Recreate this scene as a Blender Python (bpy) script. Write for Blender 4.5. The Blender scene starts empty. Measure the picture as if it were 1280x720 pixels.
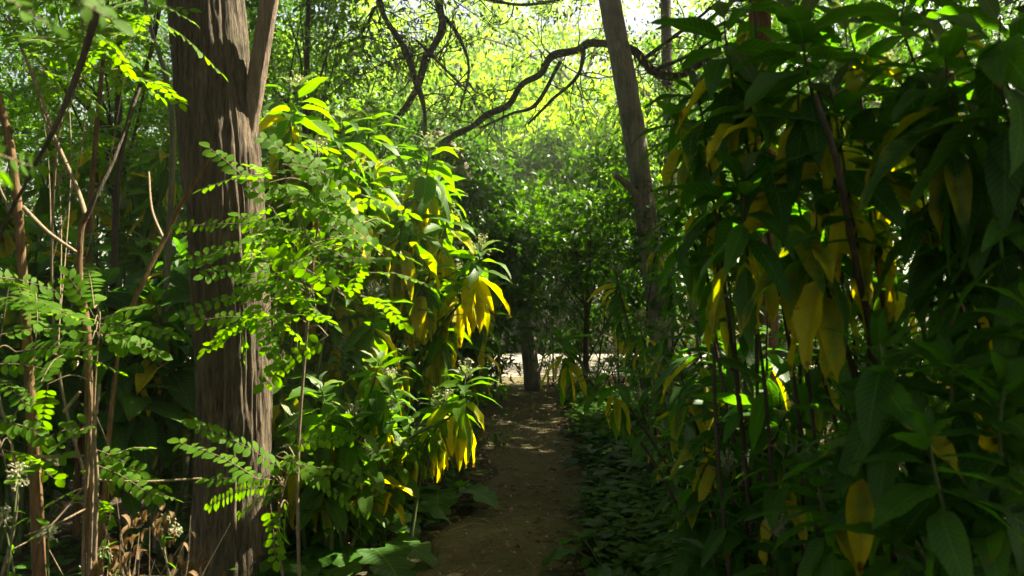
import bpy, math
import numpy as np
from math import radians as R

C = bpy.context.scene.collection
scene = bpy.context.scene
PX = 1067.0          # focal length in photo pixels (1280 wide)
CAMZ = 1.5

# ------------------------------------------------------------------ camera, sky, sun, exposure
cam = bpy.data.cameras.new('camera')
camo = bpy.data.objects.new('camera', cam); C.objects.link(camo)
camo.location = (0, 0, CAMZ); camo.rotation_euler = (R(90), 0, 0)
cam.sensor_width = 36; cam.lens = 36 * PX / 1280
cam.clip_start = 0.02; cam.clip_end = 2000
cam.dof.use_dof = True; cam.dof.focus_distance = 5.6; cam.dof.aperture_fstop = 4.0
scene.camera = camo

SUN_EL, SUN_AZ = R(52), R(64)      # azimuth measured from straight ahead (+Y) towards the right (+X)
SUN = np.array([math.cos(SUN_EL) * math.sin(SUN_AZ), math.cos(SUN_EL) * math.cos(SUN_AZ), math.sin(SUN_EL)])
world = bpy.data.worlds.new('World'); scene.world = world; world.use_nodes = True
nt = world.node_tree
sky = nt.nodes.new('ShaderNodeTexSky'); sky.sky_type = 'NISHITA'; sky.sun_disc = False
sky.sun_elevation = SUN_EL; sky.sun_rotation = SUN_AZ
sky.air_density = 1.0; sky.dust_density = 6.0; sky.ozone_density = 1.0
bg = nt.nodes['Background']; bg.inputs['Strength'].default_value = 0.05
nt.links.new(sky.outputs[0], bg.inputs[0])
sl = bpy.data.lights.new('sun', 'SUN'); sl.energy = 5.0; sl.angle = R(0.5); sl.color = (1.0, 0.95, 0.84)
so = bpy.data.objects.new('sun', sl); C.objects.link(so)
so.rotation_euler = (math.pi / 2 - SUN_EL, 0, -SUN_AZ + math.pi)
from mathutils import Vector
so.rotation_euler = Vector(SUN.tolist()).to_track_quat('Z', 'Y').to_euler()
so.location = (10, 10, 30)
scene.view_settings.view_transform = 'Standard'; scene.view_settings.look = 'None'
scene.view_settings.exposure = 2.5; scene.view_settings.gamma = 1
scene.view_settings.use_white_balance = True; scene.view_settings.white_balance_temperature = 7300; scene.view_settings.white_balance_tint = 6
scene.cycles.max_bounces = 8; scene.cycles.diffuse_bounces = 4; scene.cycles.transmission_bounces = 4
scene.cycles.glossy_bounces = 2; scene.cycles.transparent_max_bounces = 4
scene.cycles.sample_clamp_indirect = 4.0
scene.render.engine = 'CYCLES'
scene.cycles.use_denoising = True

# ------------------------------------------------------------------ helpers
def at(px, py, d):
    return np.array([(px - 640) / PX * d, d, CAMZ - (py - 360) / PX * d])

def unit(v):
    v = np.asarray(v, float)
    return v / np.maximum(np.linalg.norm(v, axis=-1, keepdims=True), 1e-9)

def tag(o, label=None, cat=None, group=None, kind=None):
    if label: o['label'] = label
    if cat: o['category'] = cat
    if group: o['group'] = group
    if kind: o['kind'] = kind
    return o

def thing(name, loc, label, cat, group=None):
    o = bpy.data.objects.new(name, None); C.objects.link(o)
    o.location = tuple(float(a) for a in loc); o.empty_display_size = 0.1
    return tag(o, label, cat, group)

# smooth value noise for shaping meshes
def vnoise(p, seed=0):
    p = np.asarray(p, float); i = np.floor(p).astype(np.int64); f = p - i; f = f * f * (3 - 2 * f)
    def h(ix, iy, iz):
        n = (ix * 374761393 + iy * 668265263 + iz * 2147483647 + seed * 144665) & 0xffffffff
        n = ((n ^ (n >> 13)) * 1274126177) & 0xffffffff
        return ((n ^ (n >> 16)) & 0xffff) / 65535.0
    r = 0
    for a in (0, 1):
        for b in (0, 1):
            for c in (0, 1):
                w = (f[..., 0] if a else 1 - f[..., 0]) * (f[..., 1] if b else 1 - f[..., 1]) * (f[..., 2] if c else 1 - f[..., 2])
                r = r + w * h(i[..., 0] + a, i[..., 1] + b, i[..., 2] + c)
    return r

class MB:
    """collects quads (leaves and tubes) for one mesh"""
    def __init__(self): self.v = []; self.f = []; self.a = []; self.m = []; self.n = 0
    def add(self, v, f, a, m=0):
        if len(v) == 0: return self
        self.v.append(v); self.f.append(f + self.n); self.a.append(a); self.m.append(np.full(len(f), m, np.int32)); self.n += len(v)
        return self
    def build(self, name, mats, parent=None, smooth=True):
        if self.n == 0: return None
        v = np.concatenate(self.v).astype(np.float32); f = np.concatenate(self.f).astype(np.int32)
        a = np.concatenate(self.a).astype(np.float32); m = np.concatenate(self.m)
        if parent is not None: v = v - np.array(parent.location, np.float32)
        me = bpy.data.meshes.new(name)
        me.vertices.add(len(v)); me.vertices.foreach_set('co', v.ravel())
        me.loops.add(len(f) * 4); me.loops.foreach_set('vertex_index', f.ravel())
        me.polygons.add(len(f)); me.polygons.foreach_set('loop_start', np.arange(0, len(f) * 4, 4, dtype=np.int32))
        me.polygons.foreach_set('material_index', m)
        me.update(calc_edges=True)
        me.polygons.foreach_set('use_smooth', np.full(len(f), smooth))
        at_ = me.attributes.new('leaf', 'FLOAT_COLOR', 'POINT'); at_.data.foreach_set('color', a.ravel())
        for mt in (mats if isinstance(mats, (list, tuple)) else [mats]): me.materials.append(mt)
        o = bpy.data.objects.new(name, me); C.objects.link(o)
        if parent is not None: o.parent = parent
        return o

PROF = {
    'lance': lambda v: np.sin(np.pi * np.clip(v, 0, 1) ** 0.72) ** 0.85 * (1 - 0.25 * v) * 1.05,
    'ovate': lambda v: np.sin(np.pi * v ** 0.62) ** 0.75,
    'oval': lambda v: np.sin(np.pi * v) ** 0.55,
    'tiny': lambda v: np.where((v < 0.05) | (v > 0.95), 0.12, 1.0),
    'lobed': lambda v: np.sin(np.pi * v ** 0.6) ** 0.6 * (0.55 + 0.45 * np.abs(np.sin(v * 13.5 + 0.3)) ** 0.7),
    'blade': lambda v: (1 - v) ** 0.5 * np.clip(v * 8 + 0.3, 0, 1),
}

def leaves(mb, P, D, L, W, bend, rnd, tone, prof='lance', S=6, across=3, fold=0.25, wave=0.0, up=None, roll=None, m=0, rng=None):
    """a batch of leaves: base P, first direction D, length L, width W, droop angle bend"""
    P = np.atleast_2d(P); N = len(P)
    if N == 0: return
    D = unit(np.broadcast_to(D, (N, 3))); L = np.broadcast_to(L, N); W = np.broadcast_to(W, N); bend = np.broadcast_to(bend, N)
    rnd = np.broadcast_to(rnd, N); tone = np.broadcast_to(tone, N)
    U = np.broadcast_to(np.array([0, 0, 1.0]) if up is None else up, (N, 3))
    Nn = U - D * np.sum(D * U, -1, keepdims=True)
    bad = np.linalg.norm(Nn, axis=-1) < 0.05
    if bad.any(): Nn[bad] = np.cross(D[bad], [0.6, 0.8, 0.0])
    Nn = unit(Nn); Sd = np.cross(D, Nn)
    if roll is not None:
        c, s = np.cos(roll)[:, None], np.sin(roll)[:, None]
        Nn, Sd = Nn * c + Sd * s, Sd * c - Nn * s
    vs = np.linspace(0, 1, S + 1); us = np.linspace(-1, 1, across)
    w = PROF[prof](vs)
    th = bend[:, None] * vs[None]                                  # N,S+1
    dl = 1.0 / S
    cx = np.concatenate([np.zeros((N, 1)), np.cumsum(np.cos((th[:, 1:] + th[:, :-1]) / 2) * dl, 1)], 1) * L[:, None]
    cz = np.concatenate([np.zeros((N, 1)), np.cumsum(np.sin((th[:, 1:] + th[:, :-1]) / 2) * dl, 1)], 1) * L[:, None]
    spine = P[:, None] + D[:, None] * cx[..., None] - Nn[:, None] * cz[..., None]
    nl = Nn[:, None] * np.cos(th)[..., None] + D[:, None] * np.sin(th)[..., None]
    off = us[None, None, :, None] * (w[None, :] * W[:, None] / 2)[..., None, None]
    V = spine[:, :, None] + Sd[:, None, None] * off * math.cos(fold)
    lift = np.abs(us)[None, None] * (w[None, :] * W[:, None] / 2)[..., None] * math.sin(fold)
    if wave:
        ph = rnd[:, None, None] * 40
        lift = lift + wave * W[:, None, None] * np.sin(vs[None, :, None] * 15 + ph + us[None, None] * 1.7) * (us[None, None] ** 2)
    V = V + nl[:, :, None] * lift[..., None]
    A = np.empty((N, S + 1, across, 4)); A[..., 0] = us[None, None]; A[..., 1] = vs[None, :, None]
    A[..., 2] = rnd[:, None, None]; A[..., 3] = tone[:, None, None]
    k = (S + 1) * across
    i, j = np.meshgrid(np.arange(S), np.arange(across - 1), indexing='ij')
    q = np.stack([i * across + j, i * across + j + 1, (i + 1) * across + j + 1, (i + 1) * across + j], -1).reshape(-1, 4)
    F = (q[None] + (np.arange(N) * k)[:, None, None]).reshape(-1, 4)
    mb.add(V.reshape(-1, 3), F, A.reshape(-1, 4), m)

def spline(pts, n):
    pts = np.asarray(pts, float); k = len(pts)
    if k == 2: return pts[0] + (pts[1] - pts[0]) * np.linspace(0, 1, n)[:, None]
    p = np.vstack([2 * pts[0] - pts[1], pts, 2 * pts[-1] - pts[-2]])
    t = np.linspace(0, k - 1 - 1e-6, n); i = t.astype(int); f = (t - i)[:, None]
    a, b, c, d = p[i], p[i + 1], p[i + 2], p[i + 3]
    return 0.5 * (2 * b + (c - a) * f + (2 * a - 5 * b + 4 * c - d) * f ** 2 + (3 * b - a - 3 * c + d) * f ** 3)

def tube(mb, pts, rad, sides=7, n=None, rough=0.0, m=0, rnd=0.5, seed=0, ridges=None, flare=0.0):
    n = n or max(4, len(pts) * 4)
    c = spline(pts, n); r = np.interp(np.linspace(0, 1, n), np.linspace(0, 1, len(rad)), rad)
    T = unit(np.gradient(c, axis=0))
    ref = np.array([1.0, 0, 0]) if abs(T[0][0]) < 0.8 else np.array([0, 1.0, 0])
    A = []; a = unit(ref - T[0] * np.dot(ref, T[0]))
    for i in range(n):
        a = unit(a - T[i] * np.dot(a, T[i])); A.append(a)
    A = np.array(A); B = np.cross(T, A)
    ang = np.linspace(0, 2 * np.pi, sides, endpoint=False)
    s = np.concatenate([[0], np.cumsum(np.linalg.norm(np.diff(c, axis=0), axis=1))])
    rr = np.repeat(r[:, None], sides, 1)
    if flare: rr = rr * (1 + flare * np.exp(-s / 0.22))[:, None] * (1 + flare * .5 * np.exp(-s / .3)[:, None] * np.sin(ang * 5 + 1)[None])
    if rough:
        g = np.stack([np.cos(ang)[None] * 2.5 + 0 * rr, np.sin(ang)[None] * 2.5 + 0 * rr, s[:, None] * 5 + 0 * rr], -1) + 50
        rr = rr * (1 + rough * (vnoise(g, seed) - 0.5) * 2)
    if ridges:
        k, amp = ridges
        q = np.stack([np.cos(ang)[None] * k + 0 * rr, np.sin(ang)[None] * k + 0 * rr, s[:, None] * 3.6 + 0 * rr], -1) + 90
        rg = 1 - np.abs(vnoise(q, seed + 3) * 2 - 1) * 2
        q2 = q * np.array([2.1, 2.1, 2.6]); rg = rg + 0.5 * (1 - np.abs(vnoise(q2, seed + 5) * 2 - 1) * 2)
        rr = rr + amp * rg
    V = c[:, None] + (A[:, None] * np.cos(ang)[None, :, None] + B[:, None] * np.sin(ang)[None, :, None]) * rr[..., None]
    At = np.empty((n, sides, 4)); At[..., 0] = (ang / np.pi)[None]; At[..., 1] = s[:, None]; At[..., 2] = rnd; At[..., 3] = 0
    i, j = np.meshgrid(np.arange(n - 1), np.arange(sides), indexing='ij'); j2 = (j + 1) % sides
    F = np.stack([i * sides + j, i * sides + j2, (i + 1) * sides + j2, (i + 1) * sides + j], -1).reshape(-1, 4)
    mb.add(V.reshape(-1, 3), F, At.reshape(-1, 4), m)
    # close both ends with a point
    for e, ct in ((0, c[0]), (n - 1, c[-1] + T[-1] * r[-1] * 0.6)):
        vv = np.vstack([V[e], ct[None]]); ff = np.array([[q_, (q_ + 1) % sides, sides, sides] for q_ in range(0)] or np.zeros((0, 4)), int)
        ff = np.array([[q_, q_ + 1, (q_ + 2) % sides, sides] for q_ in range(0, sides - 1, 2)], int)
        mb.add(vv, ff, np.vstack([At[e], At[e][:1]]), m)

def sunray_free(P, zones, keep=0.0, rng=None):
    """False where a point would shade one of the sunlit spots (gaps in the crowns above)"""
    ok = np.ones(len(P), bool)
    for c, r in zones:
        q = P - c; t = q @ SUN
        d = np.linalg.norm(q - t[:, None] * SUN, axis=1)
        ok &= ~((t > 0.35) & (d < r))
    return ok

def out_of_view(P, mx=0.0, lo=-9):
    """True for points outside the picture (so high crowns leave the view open)"""
    y = np.maximum(P[:, 1], 0.01)
    u = P[:, 0] / y * PX; v = (P[:, 2] - CAMZ) / y * PX
    inside = (P[:, 1] > 0) & (np.abs(u) < 640 + mx) & (v < 360 + mx)
    return ~inside

# ------------------------------------------------------------------ materials
def new_mat(name):
    m = bpy.data.materials.new(name); m.use_nodes = True
    n = m.node_tree; n.nodes.clear()
    return m, n

class NG:
    def __init__(s, n): s.n = n
    def N(s, t, **k):
        x = s.n.nodes.new(t)
        for a, b in k.items():
            if a.startswith('i_'):
                key = a[2:]; x.inputs[int(key) if key.isdigit() else key].default_value = b
            else: setattr(x, a, b)
        return x
    def L(s, a, b): s.n.links.new(a, b)
    def math(s, op, a, b=None, c=None, clamp=False):
        x = s.N('ShaderNodeMath', operation=op); x.use_clamp = clamp
        for i, q in enumerate((a, b, c)):
            if q is None: continue
            if isinstance(q, (int, float)): x.inputs[i].default_value = q
            else: s.L(q, x.inputs[i])
        return x.outputs[0]
    def mix(s, f, a, b, mode='MIX'):
        x = s.N('ShaderNodeMix', data_type='RGBA', blend_type=mode)
        for i, q in ((0, f), (6, a), (7, b)):
            if isinstance(q, (int, float)): x.inputs[i].default_value = q
            elif isinstance(q, tuple): x.inputs[i].default_value = (*q, 1) if len(q) == 3 else q
            else: s.L(q, x.inputs[i])
        return x.outputs[2]
    def noise(s, scale, detail=3, vec=None, rough=0.55):
        x = s.N('ShaderNodeTexNoise'); x.inputs['Scale'].default_value = scale; x.inputs['Detail'].default_value = detail
        x.inputs['Roughness'].default_value = rough
        if vec is not None: s.L(vec, x.inputs['Vector'])
        return x
    def ramp(s, f, stops):
        x = s.N('ShaderNodeValToRGB'); s.L(f, x.inputs[0]); e = x.color_ramp.elements
        while len(e) < len(stops): e.new(0.5)
        for i, (p, c) in enumerate(stops): e[i].position = p; e[i].color = (*c, 1)
        return x.outputs[0]

def leaf_mat(name, dark, light, yellow=(0.50, 0.425, 0.012), trans=0.5, tmul=(1.5, 1.75, 0.5), rough=0.48, veins=14.0, vein_bump=0.35, spec=0.28, back=None):
    m, n = new_mat(name); g = NG(n)
    a = g.N('ShaderNodeAttribute', attribute_name='leaf')
    sp = g.N('ShaderNodeSeparateColor'); g.L(a.outputs['Color'], sp.inputs[0])
    u, v, rn, tone = sp.outputs[0], sp.outputs[1], sp.outputs[2], a.outputs['Alpha']
    geo = g.N('ShaderNodeNewGeometry')
    au = g.math('ABSOLUTE', u)
    co = g.N('ShaderNodeTexCoord')
    nz = g.noise(26, 3, co.outputs['Object'])
    base = g.mix(rn, dark, light)
    base = g.mix(g.math('MULTIPLY', nz.outputs[0], 0.45), base, tuple(c * 0.55 for c in dark))
    # side veins run forward from the midrib
    if veins:
        w = g.math('SINE', g.math('MULTIPLY', g.math('SUBTRACT', v, g.math('MULTIPLY', au, 0.16)), veins * 6.283))
        vein = g.math('POWER', g.math('MULTIPLY_ADD', w, 0.5, 0.5), 7.0)
        mid = g.math('LESS_THAN', au, 0.045)
        vv = g.math('MAXIMUM', g.math('MULTIPLY', vein, 0.5), g.math('MULTIPLY', mid, 0.9))
        base = g.mix(g.math('MULTIPLY', vv, 0.45), base, tuple(min(1, c * 1.9 + 0.015) for c in light))
    # ageing: yellow then brown blotches
    n2 = g.noise(9, 4, co.outputs['Object'])
    edge = g.math('ADD', g.math('MULTIPLY', au, 0.25), g.math('MULTIPLY', v, 0.45))
    yf = g.math('MULTIPLY_ADD', tone, 2.2, g.math('SUBTRACT', g.math('ADD', g.math('MULTIPLY', edge, 0.9), g.math('MULTIPLY', n2.outputs[0], 2.4)), 2.2), clamp=True)
    yf = g.math('MULTIPLY', yf, g.math('GREATER_THAN', tone, 0.05))
    col = g.mix(yf, base, yellow)
    if veins: col = g.mix(g.math('MULTIPLY', g.math('MULTIPLY', vv, yf), 0.5), col, (0.16, 0.20, 0.02))
    col = g.mix(g.math('MULTIPLY', g.math('MULTIPLY', g.math('SUBTRACT', nz.outputs[0], 0.35), yf), 1.2, clamp=True), col, tuple(c * 0.45 for c in yellow))
    n3 = g.noise(38, 4, co.outputs['Object'])
    bf = g.math('MULTIPLY', g.math('SUBTRACT', g.math('ADD', g.math('ADD', n3.outputs[0], g.math('MULTIPLY', g.math('POWER', v, 4.0), 0.22)), g.math('MULTIPLY', tone, 0.9)), 1.38), 7.0, clamp=True)
    tipb = g.math('MULTIPLY', g.math('GREATER_THAN', rn, 0.78), g.math('MULTIPLY', g.math('SUBTRACT', g.math('ADD', v, g.math('MULTIPLY', n3.outputs[0], .6)), 1.2), 12.0, clamp=True))
    spot = g.math('MULTIPLY', g.math('SUBTRACT', g.noise(60, 2, co.outputs['Object']).outputs[0], 0.69), 20.0, clamp=True)
    if veins: bf = g.math('MAXIMUM', bf, g.math('MAXIMUM', tipb, g.math('MULTIPLY', spot, .8)))
    col = g.mix(bf, col, (0.14, 0.055, 0.015))
    dif = g.N('ShaderNodeBsdfPrincipled'); g.L(col, dif.inputs['Base Color'])
    dif.inputs['Roughness'].default_value = rough; dif.inputs['Specular IOR Level'].default_value = spec
    tc = g.mix(1.0, col, g.mix(yf, tmul, (1.7, 1.6, 0.5)), 'MULTIPLY')
    tr = g.N('ShaderNodeBsdfTranslucent'); g.L(tc, tr.inputs[0])
    if veins and vein_bump:
        b = g.N('ShaderNodeBump'); b.inputs['Strength'].default_value = vein_bump; b.inputs['Distance'].default_value = 0.004
        h = g.math('SUBTRACT', g.math('MULTIPLY', nz.outputs[0], 0.5), vv); g.L(h, b.inputs['Height'])
        g.L(b.outputs[0], dif.inputs['Normal'])
    mx = g.N('ShaderNodeMixShader'); mx.inputs[0].default_value = trans
    g.L(dif.outputs[0], mx.inputs[1]); g.L(tr.outputs[0], mx.inputs[2])
    o = g.N('ShaderNodeOutputMaterial'); g.L(mx.outputs[0], o.inputs[0])
    return m

def bark_mat(name, dark, light, scale=1.0, bump=0.6, stretch=9.0, moss=0.0):
    m, n = new_mat(name); g = NG(n)
    co = g.N('ShaderNodeTexCoord'); mp = g.N('ShaderNodeMapping'); g.L(co.outputs['Object'], mp.inputs[0])
    mp.inputs['Scale'].default_value = (scale * stretch, scale * stretch, scale)
    w = g.noise(3.2, 6, mp.outputs[0], 0.62); w2 = g.noise(11, 5, mp.outputs[0], 0.6)
    h = g.math('ADD', w.outputs[0], g.math('MULTIPLY', w2.outputs[0], 0.5))
    rp = g.math('MULTIPLY', g.math('SUBTRACT', h, 0.55), 2.2, clamp=True)
    col = g.mix(rp, dark, light)
    b3 = g.noise(1.7, 4, co.outputs['Object'])
    col = g.mix(g.math('MULTIPLY', g.math('SUBTRACT', b3.outputs[0], 0.45), 2.5, clamp=True), col, tuple((a + b) * 0.36 for a, b in zip(dark, light)))
    if moss: col = g.mix(g.math('MULTIPLY', g.math('SUBTRACT', g.noise(4.5, 5, co.outputs['Object']).outputs[0], 0.5), moss * 5, clamp=True), col, (0.05, 0.07, 0.02))
    p = g.N('ShaderNodeBsdfPrincipled'); g.L(col, p.inputs['Base Color']); p.inputs['Roughness'].default_value = 0.85; p.inputs['Specular IOR Level'].default_value = 0.25
    b = g.N('ShaderNodeBump'); b.inputs['Strength'].default_value = bump; b.inputs['Distance'].default_value = 0.02; g.L(h, b.inputs['Height']); g.L(b.outputs[0], p.inputs['Normal'])
    o = g.N('ShaderNodeOutputMaterial'); g.L(p.outputs[0], o.inputs[0])
    return m

def dirt_mat(name, dark, light, pebbles=0.5, speck=(0.32, 0.26, 0.18)):
    m, n = new_mat(name); g = NG(n)
    co = g.N('ShaderNodeTexCoord')
    a = g.noise(0.9, 6, co.outputs['Object'], 0.6); b_ = g.noise(14, 6, co.outputs['Object'], 0.65); c_ = g.noise(95, 4, co.outputs['Object'], 0.7)
    f = g.math('ADD', g.math('MULTIPLY', a.outputs[0], 0.7), g.math('MULTIPLY', b_.outputs[0], 0.6))
    col = g.mix(g.math('MULTIPLY', g.math('SUBTRACT', f, 0.42), 2.3, clamp=True), dark, light)
    vo = g.N('ShaderNodeTexVoronoi'); vo.inputs['Scale'].default_value = 42; g.L(co.outputs['Object'], vo.inputs['Vector'])
    pk = g.math('MULTIPLY', g.math('LESS_THAN', vo.outputs['Distance'], 0.24), g.math('GREATER_THAN', c_.outputs[0], 0.52))
    col = g.mix(g.math('MULTIPLY', pk, pebbles), col, speck)
    p = g.N('ShaderNodeBsdfPrincipled'); g.L(col, p.inputs['Base Color']); p.inputs['Roughness'].default_value = 0.95; p.inputs['Specular IOR Level'].default_value = 0.15
    b = g.N('ShaderNodeBump'); b.inputs['Strength'].default_value = 0.8; b.inputs['Distance'].default_value = 0.03
    g.L(g.math('ADD', b_.outputs[0], g.math('ADD', g.math('MULTIPLY', c_.outputs[0], 0.35), g.math('MULTIPLY', pk, 0.1))), b.inputs['Height']); g.L(b.outputs[0], p.inputs['Normal'])
    o = g.N('ShaderNodeOutputMaterial'); g.L(p.outputs[0], o.inputs[0])
    return m

M = dict(
    daisy=leaf_mat('large_leaf', (0.03, 0.085, 0.007), (0.075, 0.165, 0.010), trans=0.55, tmul=(2.8, 2.8, 0.45)),
    shade=leaf_mat('shaded_leaf', (0.022, 0.075, 0.009), (0.055, 0.145, 0.014), trans=0.5, tmul=(2.5, 2.8, 0.5)),  # darker copy of the large leaf, shade put into the colour
    silver=leaf_mat('downy_young_leaf', (0.09, 0.14, 0.07), (0.16, 0.21, 0.12), trans=0.4, tmul=(1.4, 1.6, 0.5), rough=0.6),
    locust=leaf_mat('locust_leaflet', (0.050, 0.135, 0.010), (0.10, 0.20, 0.014), trans=0.55, tmul=(2.9, 2.8, 0.4), veins=0, rough=0.6, spec=0.1),
    bush=leaf_mat('bush_leaf', (0.020, 0.065, 0.005), (0.055, 0.13, 0.007), trans=0.5, tmul=(2.2, 2.4, 0.4), veins=0, rough=0.45),
    sunny=leaf_mat('sunlit_leaf', (0.09, 0.16, 0.015), (0.17, 0.25, 0.02), trans=0.6, tmul=(2.5, 2.8, 1.1), veins=0, rough=0.5),  # leaf colour raised to look sunlit, brighter than the bush leaf
    olive=leaf_mat('small_dull_leaf', (0.035, 0.065, 0.018), (0.075, 0.12, 0.03), trans=0.5, tmul=(2.0, 2.0, 0.5), veins=0, rough=0.5),
    ivy=leaf_mat('ground_cover_leaf', (0.024, 0.080, 0.009), (0.060, 0.140, 0.012), trans=0.3, tmul=(1.8, 2.0, 0.5), veins=5, rough=0.6, spec=0.12),
    dry=leaf_mat('dead_leaf', (0.11, 0.060, 0.025), (0.24, 0.15, 0.07), trans=0.3, tmul=(1.3, 1.1, 0.6), veins=8, rough=0.7),
    canopy=leaf_mat('canopy_leaf', (0.03, 0.08, 0.02), (0.06, 0.13, 0.025), trans=0.35, tmul=(1.4, 1.6, 0.4), veins=0),
    bark=bark_mat('furrowed_bark', (0.020, 0.0145, 0.008), (0.22, 0.165, 0.105), 1.3, 1.4, 10, moss=.35),
    grey=bark_mat('grey_bark', (0.10, 0.085, 0.06), (0.33, 0.29, 0.21), 1.6, 0.8, 5, moss=0.6),
    darkbark=bark_mat('dark_bark', (0.03, 0.022, 0.016), (0.10, 0.075, 0.05), 2.0, 0.7, 5),
    red=bark_mat('reddish_bark', (0.055, 0.028, 0.010), (0.23, 0.135, 0.06), 3.0, 0.4, 6),
    lit_bark=bark_mat('sunlit_limb_bark', (0.10, 0.07, 0.045), (0.34, 0.25, 0.18), 1.2, 0.8, 12),  # limb bark made paler: sunlight put into the colour
    twig=bark_mat('pale_twig_bark', (0.10, 0.07, 0.04), (0.32, 0.24, 0.15), 6.0, 0.3, 6),
    green_stem=bark_mat('green_stem', (0.05, 0.075, 0.02), (0.12, 0.15, 0.05), 6.0, 0.2, 4),
    bud=leaf_mat('pale_bud', (0.32, 0.33, 0.18), (0.55, 0.54, 0.36), trans=0.3, tmul=(1.1, 1.1, .7), veins=0, rough=0.7),
    soil=dirt_mat('woodland_soil', (0.022, 0.018, 0.009), (0.065, 0.052, 0.026)),
    path=dirt_mat('trodden_earth', (0.055, 0.048, 0.021), (0.130, 0.112, 0.054)),
    gravel=dirt_mat('pale_gravel_path', (0.20, 0.17, 0.13), (0.38, 0.33, 0.27), 0.4, (0.6, 0.55, 0.46)),
)

# ------------------------------------------------------------------ ground and paths
def gheight(x, y):
    p = np.stack([np.asarray(x) * 0.5 + 40, np.asarray(y) * 0.5 + 40, np.zeros_like(np.asarray(x, float)) + 7], -1)
    h = (vnoise(p, 11) - 0.5) * 0.10 + (vnoise(p * 4, 12) - 0.5) * 0.02
    return h

def sheet(name, X, Y, Z, mat):
    mb = MB(); n, k = X.shape
    V = np.stack([X, Y, Z], -1).reshape(-1, 3)
    i, j = np.meshgrid(np.arange(n - 1), np.arange(k - 1), indexing='ij')
    F = np.stack([i * k + j, (i + 1) * k + j, (i + 1) * k + j + 1, i * k + j + 1], -1).reshape(-1, 4)
    mb.add(V, F, np.zeros((len(V), 4)))
    o = mb.build(name, mat); o['kind'] = 'structure'; return o

s_ = np.linspace(-1, 1, 181); ax = np.sign(s_) * (np.abs(s_) * 14 + np.abs(s_) ** 6 * 480)
Xg, Yg = np.meshgrid(ax, ax + 7, indexing='ij')
far = np.clip((np.hypot(Xg, Yg - 7) - 14) / 20, 0, 1)
sheet('ground', Xg, Yg, gheight(Xg, Yg) * (1 - far), M['soil'])

PL = [(-2, -0.75, 0.6), (0, -.55, .7), (2, -0.45, 0.75), (3.5, -0.70, 0.70), (4.4, -0.70, 0.42), (5.0, -0.55, 0.42), (5.8, -0.32, 0.46), (6.7, -0.22, 0.56), (8, -0.28, 0.62), (10, -0.45, 0.62), (12, -0.50, 0.75), (13.3, -0.7, 1.5), (14.4, -1.0, 2.2)]
def path_edges(y):
    a = np.array(PL); return np.interp(y, a[:, 0], a[:, 1]), np.interp(y, a[:, 0], a[:, 2])
yy = np.linspace(-2, 14.4, 260); l, r = path_edges(yy)
l = l + (vnoise(np.stack([yy * 2.3, yy * 0 + 3, yy * 0], -1) + 20, 3) - 0.5) * 0.22
r = r + (vnoise(np.stack([yy * 2.3, yy * 0 + 9, yy * 0], -1) + 20, 4) - 0.5) * 0.22
tt = np.linspace(0, 1, 24); Xp = l[:, None] + (r - l)[:, None] * tt[None]; Yp = np.repeat(yy[:, None], 24, 1)
edge = np.minimum(tt, 1 - tt)[None]
sheet('footpath', Xp, Yp, gheight(Xp, Yp) + 0.012 - 0.028 * np.exp(-edge * 30) - 0.0 * Xp, M['path'])
xx = np.linspace(-14, 16, 200); tt = np.linspace(0, 1, 30)
y0 = 14.1 + 0.25 * np.sin(xx * .5) + (vnoise(np.stack([xx * 1.7, xx * 0, xx * 0], -1) + 30, 6) - .5) * .4; y1 = 19.5 + 0.4 * np.sin(xx * .4 + 1)
Xc = np.repeat(xx[:, None], 30, 1); Yc = y0[:, None] + (y1 - y0)[:, None] * tt[None]
sheet('gravel_path', Xc, Yc, gheight(Xc, Yc) * 0.9 + 0.03 - 0.05 * np.exp(-np.minimum(tt, 1 - tt)[None] * 40), M['gravel'])

# ------------------------------------------------------------------ sunlit spots: gaps left in the high crowns
def zone(px, py, d, r): return (at(px, py, d), r)
ZONES = [zone(450, 190, 8.5, .7), zone(500, 200, 11.8, .8), zone(530, 210, 5.6, 0.55), zone(500, 290, 5.6, 0.62), zone(590, 310, 5.8, 0.5), zone(470, 390, 5.2, 0.48),
         zone(572, 490, 4.95, 0.36), zone(560, 400, 5.8, 0.2), zone(430, 200, 4.6, 0.55), zone(370, 130, 4.9, .4), zone(400, 290, 3.2, 0.5), zone(300, 250, 3.2, 0.5), zone(280, 400, 3.3, 0.32),
         zone(320, 580, 3.3, 0.3), zone(250, 550, 3.3, 0.25), zone(110, 530, 3.2, 0.12), zone(110, 430, 3.2, 0.10), zone(30, 640, 2.8, 0.4), zone(200, 690, 3.3, 0.33), zone(150, 30, 3.2, 0.3), zone(60, 150, 3.2, .2),
         zone(120, 620, 3.3, 0.14), zone(330, 470, 4.3, 0.22), zone(330, 60, 4.3, 0.55), zone(335, 300, 4.3, 0.3), zone(335, 540, 4.3, 0.25), zone(1130, 150, 11.5, .5), zone(1010, 190, 11.5, .5), zone(720, 265, 11.2, .8), zone(600, 250, 10.9, .4), zone(650, 200, 12.5, .8), zone(640, 330, 11, .3), zone(350, 420, 6.7, .4), zone(330, 640, 4.3, 0.2), zone(40, 300, 3.2, 0.22), zone(70, 0, 1.3, .35), zone(0, 215, 1.3, .3), zone(60, 400, 3.0, .25),
         zone(925, 340, 2.3, .28), zone(1045, 225, 2.4, .22), zone(1090, 270, 2.3, .24), zone(905, 535, 2.7, .2), zone(985, 370, 2.2, .18), zone(850, 510, 2.9, .2), zone(940, 430, 2.8, .11), zone(1060, 480, 2.5, .1), zone(880, 620, 2.7, .1), zone(420, 470, 4.8, .14), zone(390, 110, 6, .3)]

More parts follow.
